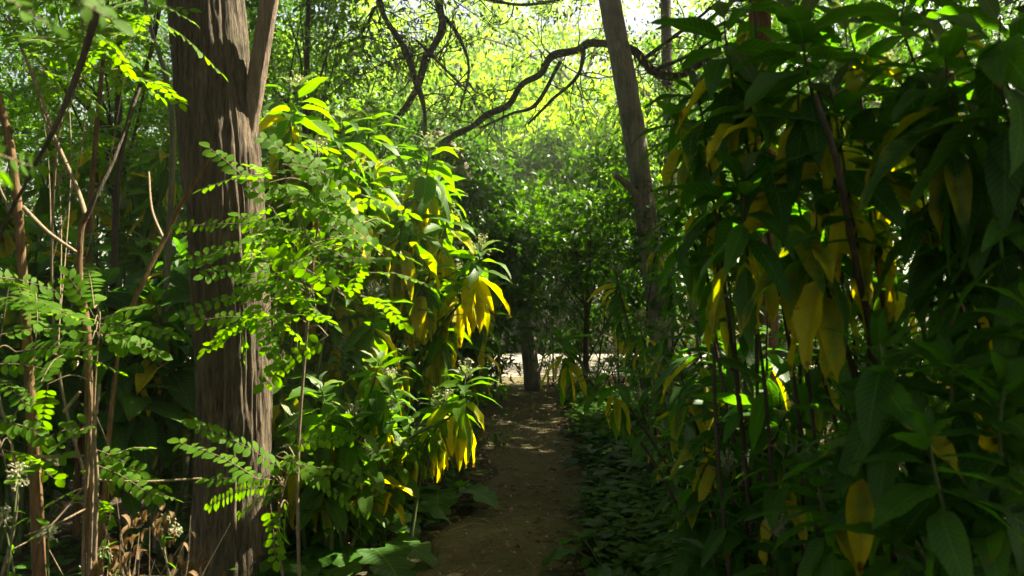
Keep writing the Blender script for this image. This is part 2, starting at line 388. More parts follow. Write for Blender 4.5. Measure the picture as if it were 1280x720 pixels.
LEAKS = [zone(915, 335, 2.3, .13), zone(945, 350, 2.3, .1), zone(1045, 225, 2.4, .17), zone(1090, 270, 2.35, .12), zone(905, 535, 2.7, .11), zone(985, 370, 2.2, .09), zone(940, 430, 2.8, .08), zone(1060, 480, 2.5, .07), zone(880, 620, 2.7, .07), zone(850, 510, 2.9, .09)]
# ------------------------------------------------------------------ plant parts
rg0 = np.random.default_rng(7)
def head(green, young, old, P, axis, sc, n, rng, yellow=0.5, wid=0.30, prof='lance', S=7, across=5, droop=1.0, spread=1.0):
    """one shoot tip: small upright downy leaves, large drooping leaves below, withered ones hanging"""
    t = (np.arange(n) + 0.5) / n
    az = np.arange(n) * 2.39996 + rng.uniform(0, 6.28) + rng.normal(0, 0.25, n)
    el = np.interp(t, [0, .2, .5, .8, 1], [R(62), R(28), R(-12 * droop), R(-58 * droop), R(-80)]) + rng.normal(0, 0.17, n)
    el = np.clip(el, R(-87), R(80))
    axis = unit(axis)
    D = np.stack([np.cos(az) * np.cos(el), np.sin(az) * np.cos(el), np.sin(el)], -1) + axis * np.cos(el)[:, None] * 0.25
    D = unit(D)
    Pb = P - axis * (t ** 1.2)[:, None] * 0.26 * sc + D * 0.02 * sc
    L = np.interp(t, [0, .25, .6, 1], [0.07, 0.19, 0.27, 0.24]) * sc * rng.uniform(.8, 1.2, n)
    W = L * wid * rng.uniform(.85, 1.2, n)
    bend = np.clip(rng.uniform(0.4, 1.15, n) * droop, 0, np.maximum(el + R(92), 0.05))
    tone = np.zeros(n); isold = (t > 0.56) & (rng.random(n) < yellow * np.interp(t, [.56, 1], [.55, 1.3]))
    tone[isold] = rng.uniform(0.3, 0.88, isold.sum())
    rnd = rng.random(n)
    yo = t < 0.2
    kw = dict(prof=prof, S=S, across=across, fold=0.22, wave=0.045)
    C_ = Pb + D * (L * .5)[:, None]
    clear = sunray_free(C_, LEAKS)
    def put(mb, mk, **k2):
        mk = mk & clear
        if mk.any():
            k3 = dict(kw); k3.update(k2)
            leaves(mb, Pb[mk], D[mk], L[mk], W[mk], bend[mk], rnd[mk], tone[mk], roll=rng.normal(0, 0.25, mk.sum()), **k3)
    put(young, yo); put(green, ~yo & ~isold)
    put(old, isold, fold=0.55, wave=0.09)
    return Pb

def buds(mb, P, sc, rng, n=26):
    """a loose truss of small pale flower buds on short stalks"""
    for k in range(n):
        d = unit(rng.normal(0, 1, 3) + [0, 0, 1.1]); q = P + d * sc * rng.uniform(0.03, 0.08)
        leaves(mb, q[None] + rng.normal(0, .002, (3, 3)), unit(rng.normal(0, 1, (3, 3))), .014 * sc, .009 * sc, 0.6, rng.random(3), 0., prof='oval', S=3, across=3)
        tube(mb, [P - [0, 0, .02], q], [.0015 * sc, .001 * sc], 4, 3)

def shrub(name, label, cat, base, heads, seed, group=None, yellow=0.5, sc=1.0, n=22, wid=0.30, mat='daisy', old=True, prof='lance', flower=0.3, S=7, across=5, filler=0, extra=0, stemmat='green_stem', rad=0.014, droop=1.0):
    """heads: list of (px, py, depth, scale) shoot tips"""
    rng = np.random.default_rng(seed)
    base = np.array([base[0], base[1], float(gheight(base[0], base[1]))])
    t = thing(name, base, label, cat, group)
    G, Y, O, B = MB(), MB(), MB(), MB()
    stems = []
    tips = []
    heads = list(heads)
    for k in range(extra):
        h = heads[rng.integers(len(heads))]; heads.append((h[0] + rng.normal(0, 32), h[1] + rng.normal(8, 34), h[2] + rng.uniform(.05, .6), h[3] * rng.uniform(.8, 1.05)))
    for h in heads:
        P = at(h[0], h[1], h[2]); s = h[3] * sc
        tips.append(P)
        b0 = base + np.array([rng.normal(0, .07), rng.normal(0, .07), -0.03])
        lean = (P - b0) * [1, 1, 0]
        mid = b0 + lean * 0.35 + np.array([0, 0, (P[2] - b0[2]) * 0.55]) + rng.normal(0, .05, 3)
        mb = MB(); pts = [b0, mid, P + [0, 0, -0.2 * s] - unit(lean + 1e-6) * 0.05, P]
        tube(mb, pts, [rad, rad * .75, rad * .5, rad * .25], 6, 22, rough=.15, seed=seed); stems.append(mb)
        ax = unit(P - pts[2] + [0, 0, 0.1])
        nn = int(n * rng.uniform(.85, 1.15))
        head(G, Y, O if old else G, P, ax, s, nn, rng, yellow, wid, prof, S, across, droop)
        if rng.random() < flower: B = MB(); buds(B, P + [0, 0, .02], s, rng); B.build('flower_cluster', M['bud'], t)
        # side leaves further down the cane
        k = filler
        if k:
            c = spline(pts, 40); idx = rng.integers(5, 36, k); D = unit(np.stack([rng.normal(0, 1, k), rng.normal(0, 1, k), rng.uniform(-1.0, .3, k)], -1))
            L = rng.uniform(.14, .26, k) * s
            ok_ = sunray_free(c[idx] + D * .1, LEAKS); idx, D, L = idx[ok_], D[ok_], L[ok_]; k = len(idx)
            leaves(G, c[idx], D, L, L * wid * 1.1, rng.uniform(.2, .8, k), rng.random(k), np.zeros(k), prof=prof, S=S, across=across, fold=.2, wave=.04, roll=rng.normal(0, .3, k))
    for s in stems: s.build('stem', M[stemmat], t)
    G.build('foliage', M[mat], t); Y.build('young_leaves', M['silver'] if flower > 0 else M[mat], t)
    if old: O.build('withered_leaves', M[mat], t)
    return t

def pinnate(mb, P0, P1, rng, npairs=8, ll=0.036, sag=0.12, up=(0, 0, 1), stalk=True, S=3, across=3, tip=True, twist=0.0):
    """one compound leaf: a stalk P0>P1 with paired oval leaflets"""
    P0, P1 = np.asarray(P0, float), np.asarray(P1, float); ln = np.linalg.norm(P1 - P0)
    c = spline([P0, (P0 + P1) / 2 + [0, 0, sag * ln], P1], npairs * 2 + 3)
    T = unit(np.gradient(c, axis=0)); U = np.asarray(up, float) + rng.normal(0, 0.3, 3)
    Sd = unit(np.cross(T, U))
    i0 = 3; pts = c[i0::2]; t2 = T[i0::2]; s2 = Sd[i0::2]; k = len(pts)
    nu = unit(np.cross(s2, t2))
    P = np.concatenate([pts, pts]); D = np.concatenate([s2 + t2 * .45, -s2 + t2 * .45]); UU = np.concatenate([nu, nu])
    D = D + rng.normal(0, .12, D.shape) - np.array([0, 0, .1])
    L = ll * np.concatenate([np.linspace(.85, 1, k) * np.interp(np.arange(k), [0, k - 1], [1, .8])] * 2) * rng.uniform(.85, 1.12, 2 * k)
    if tip: P = np.vstack([P, c[-1:]]); D = np.vstack([D, T[-1:]]); UU = np.vstack([UU, nu[-1:]]); L = np.append(L, ll)
    kp = rng.random(len(P)) > .04; P, D, UU, L = P[kp], D[kp], UU[kp], L[kp]; L = L * rng.uniform(.8, 1.15, len(L)); UU = UU + rng.normal(0, .13, UU.shape)
    n = len(P)
    leaves(mb, P, D, L, L * .58, rng.uniform(0, .5, n), np.clip(rng.normal(.5, .25, n), 0, 1), 0., prof='oval', S=S, across=across, fold=.12, up=UU)
    if stalk: tube(mb, c[::2], [.0016, .0008], 4, 8, m=1)

def clump_leaves(mb, centers, radii, per, size, rng, prof='tiny', S=2, across=3, zones=None, keep_out=False, wid=.5, tone=0, outward=None, flat=.6, mx=0):
    """leaves spread through clumps; each clump leans its leaves outwards and down"""
    n = len(centers); P = np.repeat(centers, per, 0); r = np.repeat(radii, per)
    d = unit(rng.normal(0, 1, (n * per, 3))); rr = rng.random(n * per) ** .5
    off = d * (rr * r)[:, None] * [1, 1, flat]
    P = P + off
    ok = np.ones(len(P), bool)
    if zones is not None: ok &= sunray_free(P, zones)
    if keep_out: ok &= out_of_view(P, mx)
    P = P[ok]; d = d[ok]; k = len(P)
    if k == 0: return
    D = unit(d * .8 + rng.normal(0, .6, (k, 3)) + [0, 0, -.25])
    L = size * rng.uniform(.6, 1.25, k)
    cr = np.repeat(rng.random(n), per)[ok]
    rnd = np.clip(cr * .6 + rng.random(k) * .4, 0, 1)
    tn = (rng.random(k) < tone) * rng.uniform(.5, .9, k) if tone else np.zeros(k)
    leaves(mb, P, D, L, L * wid, rng.uniform(.1, .9, k), rnd, tn, prof=prof, S=S, across=across, fold=.25, roll=rng.uniform(-1, 1, k))

def ellipsoid_clumps(c, rad, n, rng, shell=.45, low=-1.0):
    d = unit(rng.normal(0, 1, (n * 3, 3))); d = d[d[:, 2] > low][:n]
    q = shell + (1 - shell) * rng.random(len(d)) ** .5
    P = np.asarray(c) + d * q[:, None] * np.asarray(rad)
    return P + (rng.random((len(d), 3)) - .5) * .25 * np.min(rad)

def bush(name, label, cat, base, c, rad, nclump, per, size, seed, mat='bush', group=None, cr=.35, wid=.5, nst=5, zones=None, S=2, prof='tiny', across=3, tone=0, shell=.35):
    rng = np.random.default_rng(seed)
    base = np.array([base[0], base[1], float(gheight(base[0], base[1])) * (abs(base[1]) < 25)])
    t = thing(name, base, label, cat, group)
    cl = ellipsoid_clumps(c, rad, nclump, rng, shell)
    nz_ = np.stack([vnoise(cl * 1.3 + 50 + q * 17, seed) for q in range(3)], -1) - .5; cl = cl + nz_ * np.asarray(rad) * 2.1
    cl = cl[cl[:, 2] > .1]
    F = MB(); clump_leaves(F, cl, rng.uniform(.6, 1.3, len(cl)) * cr, per, size, rng, zones=zones, wid=wid, S=S, prof=prof, across=across, tone=tone)
    for k in range(nst):
        mb = MB(); tp = cl[rng.integers(len(cl))]; b0 = base + [rng.normal(0, rad[0] * .38), rng.normal(0, .12), -.05]
        q_ = min(1.0, rad[2] / 1.2); tube(mb, [b0, b0 * .4 + tp * .6 + rng.normal(0, .12, 3) * q_ - [0, 0, .1], tp], [.028 * q_, .018 * q_, .005], 6, 14, rough=.1); mb.build('stem', M['darkbark'], t)
    F.build('foliage', M[mat], t)
    return t

def limb(t, pts, mat, name='branch', sides=10, n=40, rough=.15, seed=0, thick=1.0, **k):
    mb = MB(); P = [at(p[0], p[1], p[2]) for p in pts]; r = [p[3] * thick / 2 / PX * p[2] for p in pts]
    tube(mb, P, r, sides, n, rough=rough, seed=seed, **k); return mb.build(name, M[mat], t), P

def twigs(mb, P, rng, n, ln, r=.006, spread=.8, down=.3, sub=2):
    """thin crooked twigs leaving the points P"""
    ends = []
    for k in range(n):
        b = P[rng.integers(len(P))]; d = unit(rng.normal(0, 1, 3) * spread + [0, 0, -down]); L = ln * rng.uniform(.5, 1.2)
        pts = [b]
        for s in range(4):
            d = unit(d + rng.normal(0, .35, 3)); pts.append(pts[-1] + d * L / 4)
        tube(mb, pts, [r, r * .6, r * .3], 5, 12); ends += pts[2:]
        for q in range(sub):
            d2 = unit(d + rng.normal(0, .8, 3)); p0 = pts[rng.integers(1, 4)]; e = p0 + d2 * L * .4
            tube(mb, [p0, (p0 + e) / 2 + rng.normal(0, .03, 3), e], [r * .5, r * .2], 4, 6); ends.append(e)
    return np.array(ends)

def canopy(t, c, rad, n, seed, name='crown', per=38, size=.20, cr=.75, mat='canopy', keep_out=True):
    rng = np.random.default_rng(seed); cl = ellipsoid_clumps(c, rad, n, rng, .15)
    F = MB(); clump_leaves(F, cl, rng.uniform(.6, 1.2, len(cl)) * cr, per, size, rng, zones=ZONES, keep_out=keep_out, wid=.62, flat=.45, mx=12)
    return F.build(name, M[mat], t)

# ------------------------------------------------------------------ the big furrowed tree on the left
g = lambda x, y: float(gheight(x, y))
bt = thing('furrowed_tree', (at(290, 730, 4.35)[0], 4.35, 0), 'thick furrowed brown trunk rising the full height with feathery sprigs before it', 'tree')
mb = MB()
P = [np.array([at(290, 730, 4.35)[0], 4.35, -.12]), at(291, 620, 4.35), at(291, 420, 4.35), at(277, 200, 4.35), at(258, 0, 4.38), at(244, -250, 4.45), at(235, -600, 4.6)]
tube(mb, P, [.215, .182, .178, .186, .180, .165, .15], 200, 620, rough=.05, seed=2, ridges=(9, .009), flare=.22)
mb.build('trunk', M['bark'], bt)
mb = MB(); P = [at(300, 190, 4.35), at(314, 140, 4.33), at(322, 90, 4.3), at(338, -10, 4.28), at(372, -260, 4.2), at(420, -560, 4.1)]
tube(mb, P, [.065, .046, .043, .043, .041, .035], 60, 220, rough=.08, seed=5, ridges=(5, .0022)); mb.build('limb', M['lit_bark'], bt)
canopy(bt, (-1.2, 4.0, 7.0), (3.4, 3.4, 1.8), 260, 21)

# ------------------------------------------------------------------ leaning grey trunk right of the middle, and the other trees
lt = thing('leaning_tree', (at(838, 540, 9)[0], 9, 0), 'slim grey trunk leaning left above the end of the path, ivy round its foot', 'tree')
mb = MB(); P = [np.array([at(838, 540, 9)[0], 9, -.1]), at(826, 430, 9), at(815, 330, 9), at(803, 240, 9), at(785, 120, 9), at(762, 0, 9), at(735, -160, 9.1), at(700, -380, 9.3)]
tube(mb, P, [.15, .115, .105, .11, .118, .11, .1, .08], 40, 160, rough=.07, seed=9, ridges=(4, .004), flare=.2); mb.build('trunk', M['grey'], lt)
sp_ = spline(P[:5], 200); rng = np.random.default_rng(3)
iv = MB(); k = 420; idx = np.minimum((rng.random(k) ** .8 * 150).astype(int) + 5, 199); dd = unit(rng.normal(0, 1, (k, 3)) * [1, 1, .2])
leaves(iv, sp_[idx] + dd * .115, unit(dd + [0, 0, -.5]), rng.uniform(.04, .085, k), rng.uniform(.035, .07, k), .4, rng.random(k), 0., prof='ovate', S=3, across=3)
iv.build('ivy', M['ivy'], lt)
limb(lt, [(806, 255, 9, 14), (785, 232, 8.9, 10), (768, 218, 8.8, 7)], 'grey', 'branch')
canopy(lt, (1.6, 9.6, 7.8), (4.2, 4.2, 1.9), 400, 22)

ct = thing('crooked_tree', (at(665, 487, 12.4)[0], 12.4, 0), 'dark crooked tree arching over the path end with a long bare limb', 'tree')
limb(ct, [(668, 492, 12.4, 24), (658, 420, 12.4, 17), (648, 350, 12.3, 17), (625, 290, 12.2, 19), (590, 235, 12.0, 19), (560, 180, 11.9, 17), (540, 165, 11.8, 12)], 'grey', 'trunk', 14, 60, .18)
CT = []
for br in ([(548, 190, 11.8, 10), (562, 172, 11.8, 11), (590, 158, 11.7, 10), (612, 142, 11.6, 11), (636, 131, 11.5, 11), (652, 106, 11.4, 10), (676, 92, 11.3, 11), (690, 70, 11.2, 12), (722, 62, 11.1, 11), (740, 54, 11.0, 12), (790, 62, 10.9, 12), (815, 88, 10.9, 13), (850, 95, 10.9, 12), (900, 60, 10.8, 9)],
           [(470, 185, 10, 8), (495, 150, 10, 10), (520, 112, 10, 11), (532, 75, 10, 11), (552, 38, 10, 12), (548, 0, 10, 13), (535, -60, 10, 15)],
           [(532, 165, 9.9, 6), (530, 135, 9.9, 7), (521, 105, 9.9, 10), (505, 60, 9.9, 9), (480, 20, 9.9, 9), (470, -20, 9.9, 10)],
           [(545, 10, 10, 8), (570, 40, 10.1, 6), (586, 85, 10.2, 4), (574, 140, 10.3, 3)],
           [(700, 78, 11, 7), (670, 130, 11.1, 6), (640, 142, 11.2, 4), (600, 160, 11.2, 3)],
           [(730, 60, 11, 7), (722, 95, 11, 6), (690, 125, 11.1, 5), (660, 155, 11.1, 4)],
           [(470, 8, 10, 5), (448, 45, 10.2, 4), (410, 62, 10.3, 3)],
           [(520, 50, 9.9, 4), (545, 75, 10, 4), (575, 105, 10.1, 3)],
           [(540, -20, 10, 8), (600, -4, 10.2, 6), (650, 6, 10.4, 5), (700, 0, 10.6, 4)],
           [(800, 78, 10.9, 7), (830, 55, 10.7, 6), (870, 25, 10.5, 5), (900, 0, 10.4, 4)],
           [(810, 90, 10.9, 6), (860, 70, 10.7, 5), (905, 40, 10.5, 4)]):
    o, P = limb(ct, br, 'darkbark', 'branch', 9, 60, .28, seed=int(br[0][0]), thick=.8); CT += list(spline(P, 14))
rng = np.random.default_rng(31); tw = MB(); CT = np.array(CT); e1 = twigs(tw, CT, rng, 110, 1.0, .010, .9, .35, 3); tw.build('twigs', M['darkbark'], ct)
F = MB(); cl = e1[rng.random(len(e1)) < .4] + [0, 0, .05]; clump_leaves(F, cl, rng.uniform(.1, .3, len(cl)), 9, .075, rng, wid=.38, tone=.05)
hi = np.stack([rng.uniform(-2.5, 3.2, 90), rng.uniform(9.6, 11.6, 90), rng.uniform(4.5, 5.6, 90)], -1); hi = hi[rng.random(90) < .5]
clump_leaves(F, hi, rng.uniform(.2, .45, len(hi)), 40, .07, rng, wid=.38, tone=.04, zones=ZONES); F.build('crown', M['olive'], ct)

rt = thing('ivy_clad_tree', (at(955, 560, 6.5)[0], 6.5, 0), 'brown upright trunk half hidden behind the big leaved shrub on the right', 'tree')
limb(rt, [(952, 612, 6.5, 40), (955, 480, 6.5, 30), (958, 300, 6.5, 28), (955, 150, 6.5, 27), (950, 0, 6.5, 26), (960, -300, 6.5, 24)], 'red', 'trunk', 40, 120, .08, ridges=(4, .004))
canopy(rt, (3.8, 7.9, 6.9), (3.8, 4.2, 1.8), 420, 23)
t2 = thing('slender_tree', (at(838, 470, 14)[0], 14, 0), 'slender straight trunk standing beyond the leaning one', 'tree')
limb(t2, [(838, 475, 14, 20), (836, 330, 14, 15), (838, 200, 14, 15), (834, 90, 14, 14), (832, 0, 14, 13), (826, -200, 14, 10)], 'darkbark', 'trunk', 16, 60, .1)
canopy(t2, (3.4, 13.6, 9.4), (3.6, 3.0, 2.0), 200, 24)
# unseen trees added outside the view to shade the path and shrubs
for i, (x, y, z, rx, ry, rz, n, lab) in enumerate([
        (6.8, 9.5, 5.2, 3.2, 4.2, 3.8, 330, 'broad unseen tree added beyond the right edge to shade the path'),
        (5.8, 2.2, 4.6, 2.8, 3.6, 3.4, 320, 'dense unseen tree added beside the right hand shrubs to shade them'),
        (-5.6, 1.4, 4.6, 2.8, 3.8, 3.6, 330, 'dense unseen tree added beside the left hand saplings to shade them'),
        (0.6, -4.4, 5.4, 4.4, 2.4, 3.8, 300, 'wide unseen tree added behind the viewer to dim the sky light')]):
    s = thing('added_shade_tree', (x, y, 0), lab, 'tree', 'unseen trees added to shade the path')
    mb = MB(); tube(mb, [(x, y, -.1), (x + .1, y, 2), (x, y + .1, z), (x + .2, y, z + rz * .7)], [.2, .15, .11, .03], 16, 30, rough=.12, seed=i, flare=.3); mb.build('trunk', M['bark'], s)
    canopy(s, (x, y, z), (rx, ry, rz), n, 40 + i)
mid = thing('added_tall_tree', (2.1, 3.4, 0), 'tall thin unseen tree added to shade the right hand shrubs from above', 'tree')  # added out of view, its crown shades the right hand shrubs
mb = MB(); tube(mb, [(2.7, 3.4, -.1), (2.75, 3.4, 2.5), (2.5, 3.5, 5.5), (1.8, 3.6, 7)], [.12, .10, .08, .03], 14, 30, rough=.1); mb.build('trunk', M['darkbark'], mid)
canopy(mid, (2.4, 3.2, 5.6), (3.2, 3.4, 1.7), 400, 26)

# ------------------------------------------------------------------ bright trees far behind
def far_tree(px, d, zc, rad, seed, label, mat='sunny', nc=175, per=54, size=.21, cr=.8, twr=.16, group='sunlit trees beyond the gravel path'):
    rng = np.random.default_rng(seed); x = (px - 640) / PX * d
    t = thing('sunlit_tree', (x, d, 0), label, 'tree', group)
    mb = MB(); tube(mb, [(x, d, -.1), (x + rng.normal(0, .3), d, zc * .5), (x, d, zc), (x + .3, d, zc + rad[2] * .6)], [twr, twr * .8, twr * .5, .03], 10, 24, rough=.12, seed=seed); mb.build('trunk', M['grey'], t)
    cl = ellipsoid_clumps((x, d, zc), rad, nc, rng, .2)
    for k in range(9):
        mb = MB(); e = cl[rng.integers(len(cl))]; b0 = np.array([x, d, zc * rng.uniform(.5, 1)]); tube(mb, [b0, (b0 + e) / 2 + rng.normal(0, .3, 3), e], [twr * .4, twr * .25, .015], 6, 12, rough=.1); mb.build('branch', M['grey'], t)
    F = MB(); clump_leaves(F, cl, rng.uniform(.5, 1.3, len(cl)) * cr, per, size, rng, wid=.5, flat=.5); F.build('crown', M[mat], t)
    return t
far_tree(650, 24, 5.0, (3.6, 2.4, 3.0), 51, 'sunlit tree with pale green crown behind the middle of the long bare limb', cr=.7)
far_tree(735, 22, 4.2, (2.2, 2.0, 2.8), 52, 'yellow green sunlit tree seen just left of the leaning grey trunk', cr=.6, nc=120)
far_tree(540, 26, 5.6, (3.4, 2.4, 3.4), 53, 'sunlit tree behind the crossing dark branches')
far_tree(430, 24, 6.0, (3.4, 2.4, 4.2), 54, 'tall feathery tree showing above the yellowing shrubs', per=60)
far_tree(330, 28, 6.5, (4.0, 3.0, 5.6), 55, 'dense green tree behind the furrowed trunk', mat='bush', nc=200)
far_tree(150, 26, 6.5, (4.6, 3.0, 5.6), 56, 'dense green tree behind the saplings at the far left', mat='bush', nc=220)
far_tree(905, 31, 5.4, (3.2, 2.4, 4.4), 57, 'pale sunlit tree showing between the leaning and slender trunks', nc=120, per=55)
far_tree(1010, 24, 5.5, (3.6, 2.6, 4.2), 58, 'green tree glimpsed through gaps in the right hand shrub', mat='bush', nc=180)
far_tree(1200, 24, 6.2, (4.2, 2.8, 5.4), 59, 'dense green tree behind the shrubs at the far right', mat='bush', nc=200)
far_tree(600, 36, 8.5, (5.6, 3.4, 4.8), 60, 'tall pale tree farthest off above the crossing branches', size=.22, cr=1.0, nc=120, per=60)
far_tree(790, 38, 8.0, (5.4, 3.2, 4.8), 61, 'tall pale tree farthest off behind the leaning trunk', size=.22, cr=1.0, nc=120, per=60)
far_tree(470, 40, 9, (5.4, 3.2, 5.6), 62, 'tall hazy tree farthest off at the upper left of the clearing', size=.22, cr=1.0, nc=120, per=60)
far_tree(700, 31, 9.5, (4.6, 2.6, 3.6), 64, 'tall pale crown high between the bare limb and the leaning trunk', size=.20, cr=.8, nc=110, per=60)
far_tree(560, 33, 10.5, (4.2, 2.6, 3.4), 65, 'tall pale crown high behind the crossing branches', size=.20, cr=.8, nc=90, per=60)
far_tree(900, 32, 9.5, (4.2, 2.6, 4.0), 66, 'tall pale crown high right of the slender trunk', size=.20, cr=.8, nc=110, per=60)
far_tree(1010, 17.5, 5.6, (3.0, 2.4, 2.2), 68, 'tree added beyond the brown trunk to shade the near half of the gravel path', mat='bush', nc=80, per=60)  # added to break up the sun on the gravel path
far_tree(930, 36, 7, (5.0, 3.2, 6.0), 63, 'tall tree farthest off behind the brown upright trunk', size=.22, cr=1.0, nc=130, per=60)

# ------------------------------------------------------------------ bushes between
bush('round_bush', 'rounded green bush lit on top, right of the crooked trunk', 'bush', (at(700, 0, 15.5)[0], 21), (at(705, 250, 20.5)[0], 20.8, 2.4), (2.0, 1.2, 2.1), 150, 80, .16, 71, cr=.42)
bush('round_bush', 'rounded green bush behind the arching dark trunk', 'bush', (at(590, 0, 21)[0], 21.5), (at(590, 250, 21)[0], 21.5, 2.5), (2.2, 1.2, 2.3), 150, 80, .16, 72, cr=.42)
bush('leafy_bush', 'mid green bush overhanging the right side of the path end', 'bush', (1.9, 12.6), (1.75, 12.8, 2.0), (0.85, .9, .95), 80, 60, .11, 73, cr=.32, nst=4)
bush('leafy_bush', 'dark green bush hanging over the crooked trunk', 'bush', (0.9, 13.4), (.55, 12.9, 2.45), (1.3, .9, .75), 80, 60, .11, 74, cr=.34, nst=3)
bush('leafy_bush', 'dark bush closing the view left of the crooked trunk', 'bush', (-1.7, 12), (-1.6, 11.8, 1.5), (1.35, 1.0, 1.4), 120, 60, .11, 75, cr=.36)
bush('leafy_bush', 'tall dark bush right behind the leaning trunk', 'bush', (3.5, 12.5), (3.6, 12.5, 2.2), (1.7, 1.0, 2.4), 190, 60, .11, 76, cr=.4)
bush('leafy_bush', 'tall bush behind the shrubs at the far right', 'bush', (6.2, 11.5), (6.4, 11.5, 2.8), (2.4, 1.2, 3.2), 230, 90, .09, 77, cr=.45)
bush('leafy_bush', 'tall bush behind the furrowed trunk', 'bush', (-4.0, 10), (-3.9, 9.8, 2.2), (1.6, 1.0, 2.6), 220, 60, .11, 78, cr=.4)
bush('leafy_bush', 'tall bush behind the saplings at the far left', 'bush', (-6.4, 9), (-6.5, 9, 2.4), (1.9, 1.2, 3.0), 220, 90, .085, 79, cr=.45)
bush('leafy_bush', 'low dark bush behind the shrubs on the right', 'bush', (4.2, 7.5), (4.0, 7.6, 1.2), (1.6, .9, 1.6), 160, 80, .075, 80, cr=.36)
bush('leafy_bush', 'bright fine leaved bush standing behind the yellowing shrubs', 'bush', (-1.9, 8.6), (-1.75, 8.5, 1.35), (1.1, .7, 1.2), 100, 80, .065, 81, cr=.32, zones=None)
bush('low_bush', 'low bush on the far side of the gravel path, left', 'bush', (-2.2, 21), (-1.6, 21, .9), (2.2, .8, 1.3), 130, 80, .09, 82, cr=.36)
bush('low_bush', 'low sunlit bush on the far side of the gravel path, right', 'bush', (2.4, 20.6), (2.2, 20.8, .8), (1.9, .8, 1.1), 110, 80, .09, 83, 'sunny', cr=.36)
bush('fine_bush', 'thin leaved dark bush on bare stems where the paths meet', 'bush', (.65, 12.8), (.72, 12.8, .9), (.55, .35, .45), 22, 45, .05, 84, cr=.16, nst=14)
bush('fine_bush', 'small dark bush left of the crooked trunk foot', 'bush', (-.75, 13.2), (-.85, 13.1, .5), (.35, .3, .45), 20, 50, .05, 85, cr=.18, nst=5)
bush('fine_bush', 'small dark bush on thin stems right of the path end', 'bush', (1.25, 12.2), (1.4, 12.1, .95), (.5, .35, .5), 26, 50, .05, 86, cr=.18, nst=12)

bush('hanging_bush', 'dark leafy mass hanging before the crooked trunk above the path end', 'bush', (-.1, 11.2), (-.25, 10.9, 2.2), (.8, .5, .65), 60, 60, .11, 87, cr=.3, nst=3)
bush('hanging_bush', 'dark green leafy mass above the path between crooked and leaning trunks', 'bush', (1.0, 11.4), (1.0, 11.2, 2.05), (.9, .5, .62), 60, 60, .11, 88, cr=.3, nst=3)
bush('hanging_bush', 'dark bush to the left above the cross path entrance', 'bush', (-.9, 10.3), (-.95, 10.3, 1.5), (.5, .5, 1.2), 80, 60, .11, 89, cr=.28, nst=4)
bush('wall_bush', 'tall dark bush rising beside the cross path behind the furrowed trunk', 'bush', (-3.2, 13), (-3.3, 12.5, 2.8), (2.0, 1.0, 3.2), 260, 100, .08, 90, cr=.42)
bush('wall_bush', 'tall dark bush at the end of the feathery trees, far left', 'bush', (-7, 12.5), (-7, 12.5, 3.2), (2.6, 1.0, 3.8), 300, 100, .09, 91, cr=.45)

# small fan-leaved palms at the junction
for i, (x, y, s, lab) in enumerate([(.98, 11.6, .62, 'young palm with narrow arching fronds where the paths meet'), (1.05, 13.0, .8, 'taller young palm behind the first one'), (1.9, 11.2, .6, 'young palm half hidden by the bush right of the path')]):
    rng = np.random.default_rng(90 + i); t = thing('young_palm', (x, y, g(x, y)), lab, 'palm', 'young palms where the paths meet')
    for k in range(11):
        a = k * 2.4 + rng.uniform(0, .5); e = rng.uniform(.5, 1.25); fl = s * rng.uniform(.8, 1.1); mb = MB()
        d = np.array([math.cos(a) * math.cos(e), math.sin(a) * math.cos(e), math.sin(e)]); b0 = np.array([x, y, g(x, y)])
        pinnate(mb, b0, b0 + d * fl, rng, 14, .2 * s * 1.3, .12, stalk=True, S=3, across=3)
        mb2 = MB(); c = spline([b0, b0 + d * fl * .5 + [0, 0, .1 * fl], b0 + d * fl], 20); T = unit(np.gradient(c, axis=0)); Sd = unit(np.cross(T, [0, 0, 1]))
        q = c[4:]; n = len(q); tube(mb2, c[::3], [.006, .003], 4, 8)
        for sg in (1, -1): leaves(mb2, q, sg * Sd[4:] + T[4:] * .8, .2 * s * rng.uniform(.8, 1.1, n), .013, .4, rng.random(n), 0., prof='blade', S=3, across=3)
        mb2.build('frond', M['shade'], t)

# ------------------------------------------------------------------ drooping big leaved shrubs, left of the path
shrub('drooping_shrub', 'sunlit shrub with drooping leaves and yellow withered bunches left of the path', 'shrub', (-.95, 5.9),
      [(538, 183, 5.6, 1.0), (503, 262, 5.5, 1.05), (560, 268, 5.8, .85), (600, 312, 5.8, .95), (556, 395, 5.9, .8), (575, 345, 6.0, .9), (520, 330, 5.8, 1.0), (545, 230, 5.9, .9), (480, 215, 5.9, .9), (440, 270, 5.8, 1.0)], 101, 'yellowing drooping shrubs left of the path', sc=1.25, extra=5, yellow=1.1, n=28, droop=1.3, wid=.34, flower=.9, filler=5)
shrub('drooping_shrub', 'shrub whose pale shoot tips and hanging leaves stand left of the tall yellow bunch', 'shrub', (-1.15, 5.2),
      [(470, 372, 5.2, .95), (425, 330, 5.3, .9), (430, 440, 5.1, .85), (478, 470, 5.3, .7), (405, 385, 5.2, .9), (380, 300, 5.5, .9), (505, 440, 5.4, .6)], 102, 'yellowing drooping shrubs left of the path', sc=1.28, extra=3, yellow=1.0, n=26, droop=1.3, wid=.34, flower=.9, filler=6)
shrub('drooping_shrub', 'low shrub with one bright yellow bunch leaning over the path', 'shrub', (-.7, 5.0),
      [(582, 470, 4.9, .82), (555, 500, 5.0, .7), (520, 540, 5.0, .5)], 103, 'yellowing drooping shrubs left of the path', sc=1.28, extra=1, yellow=1.1, n=26, droop=1.3, wid=.34, flower=.2, filler=3)
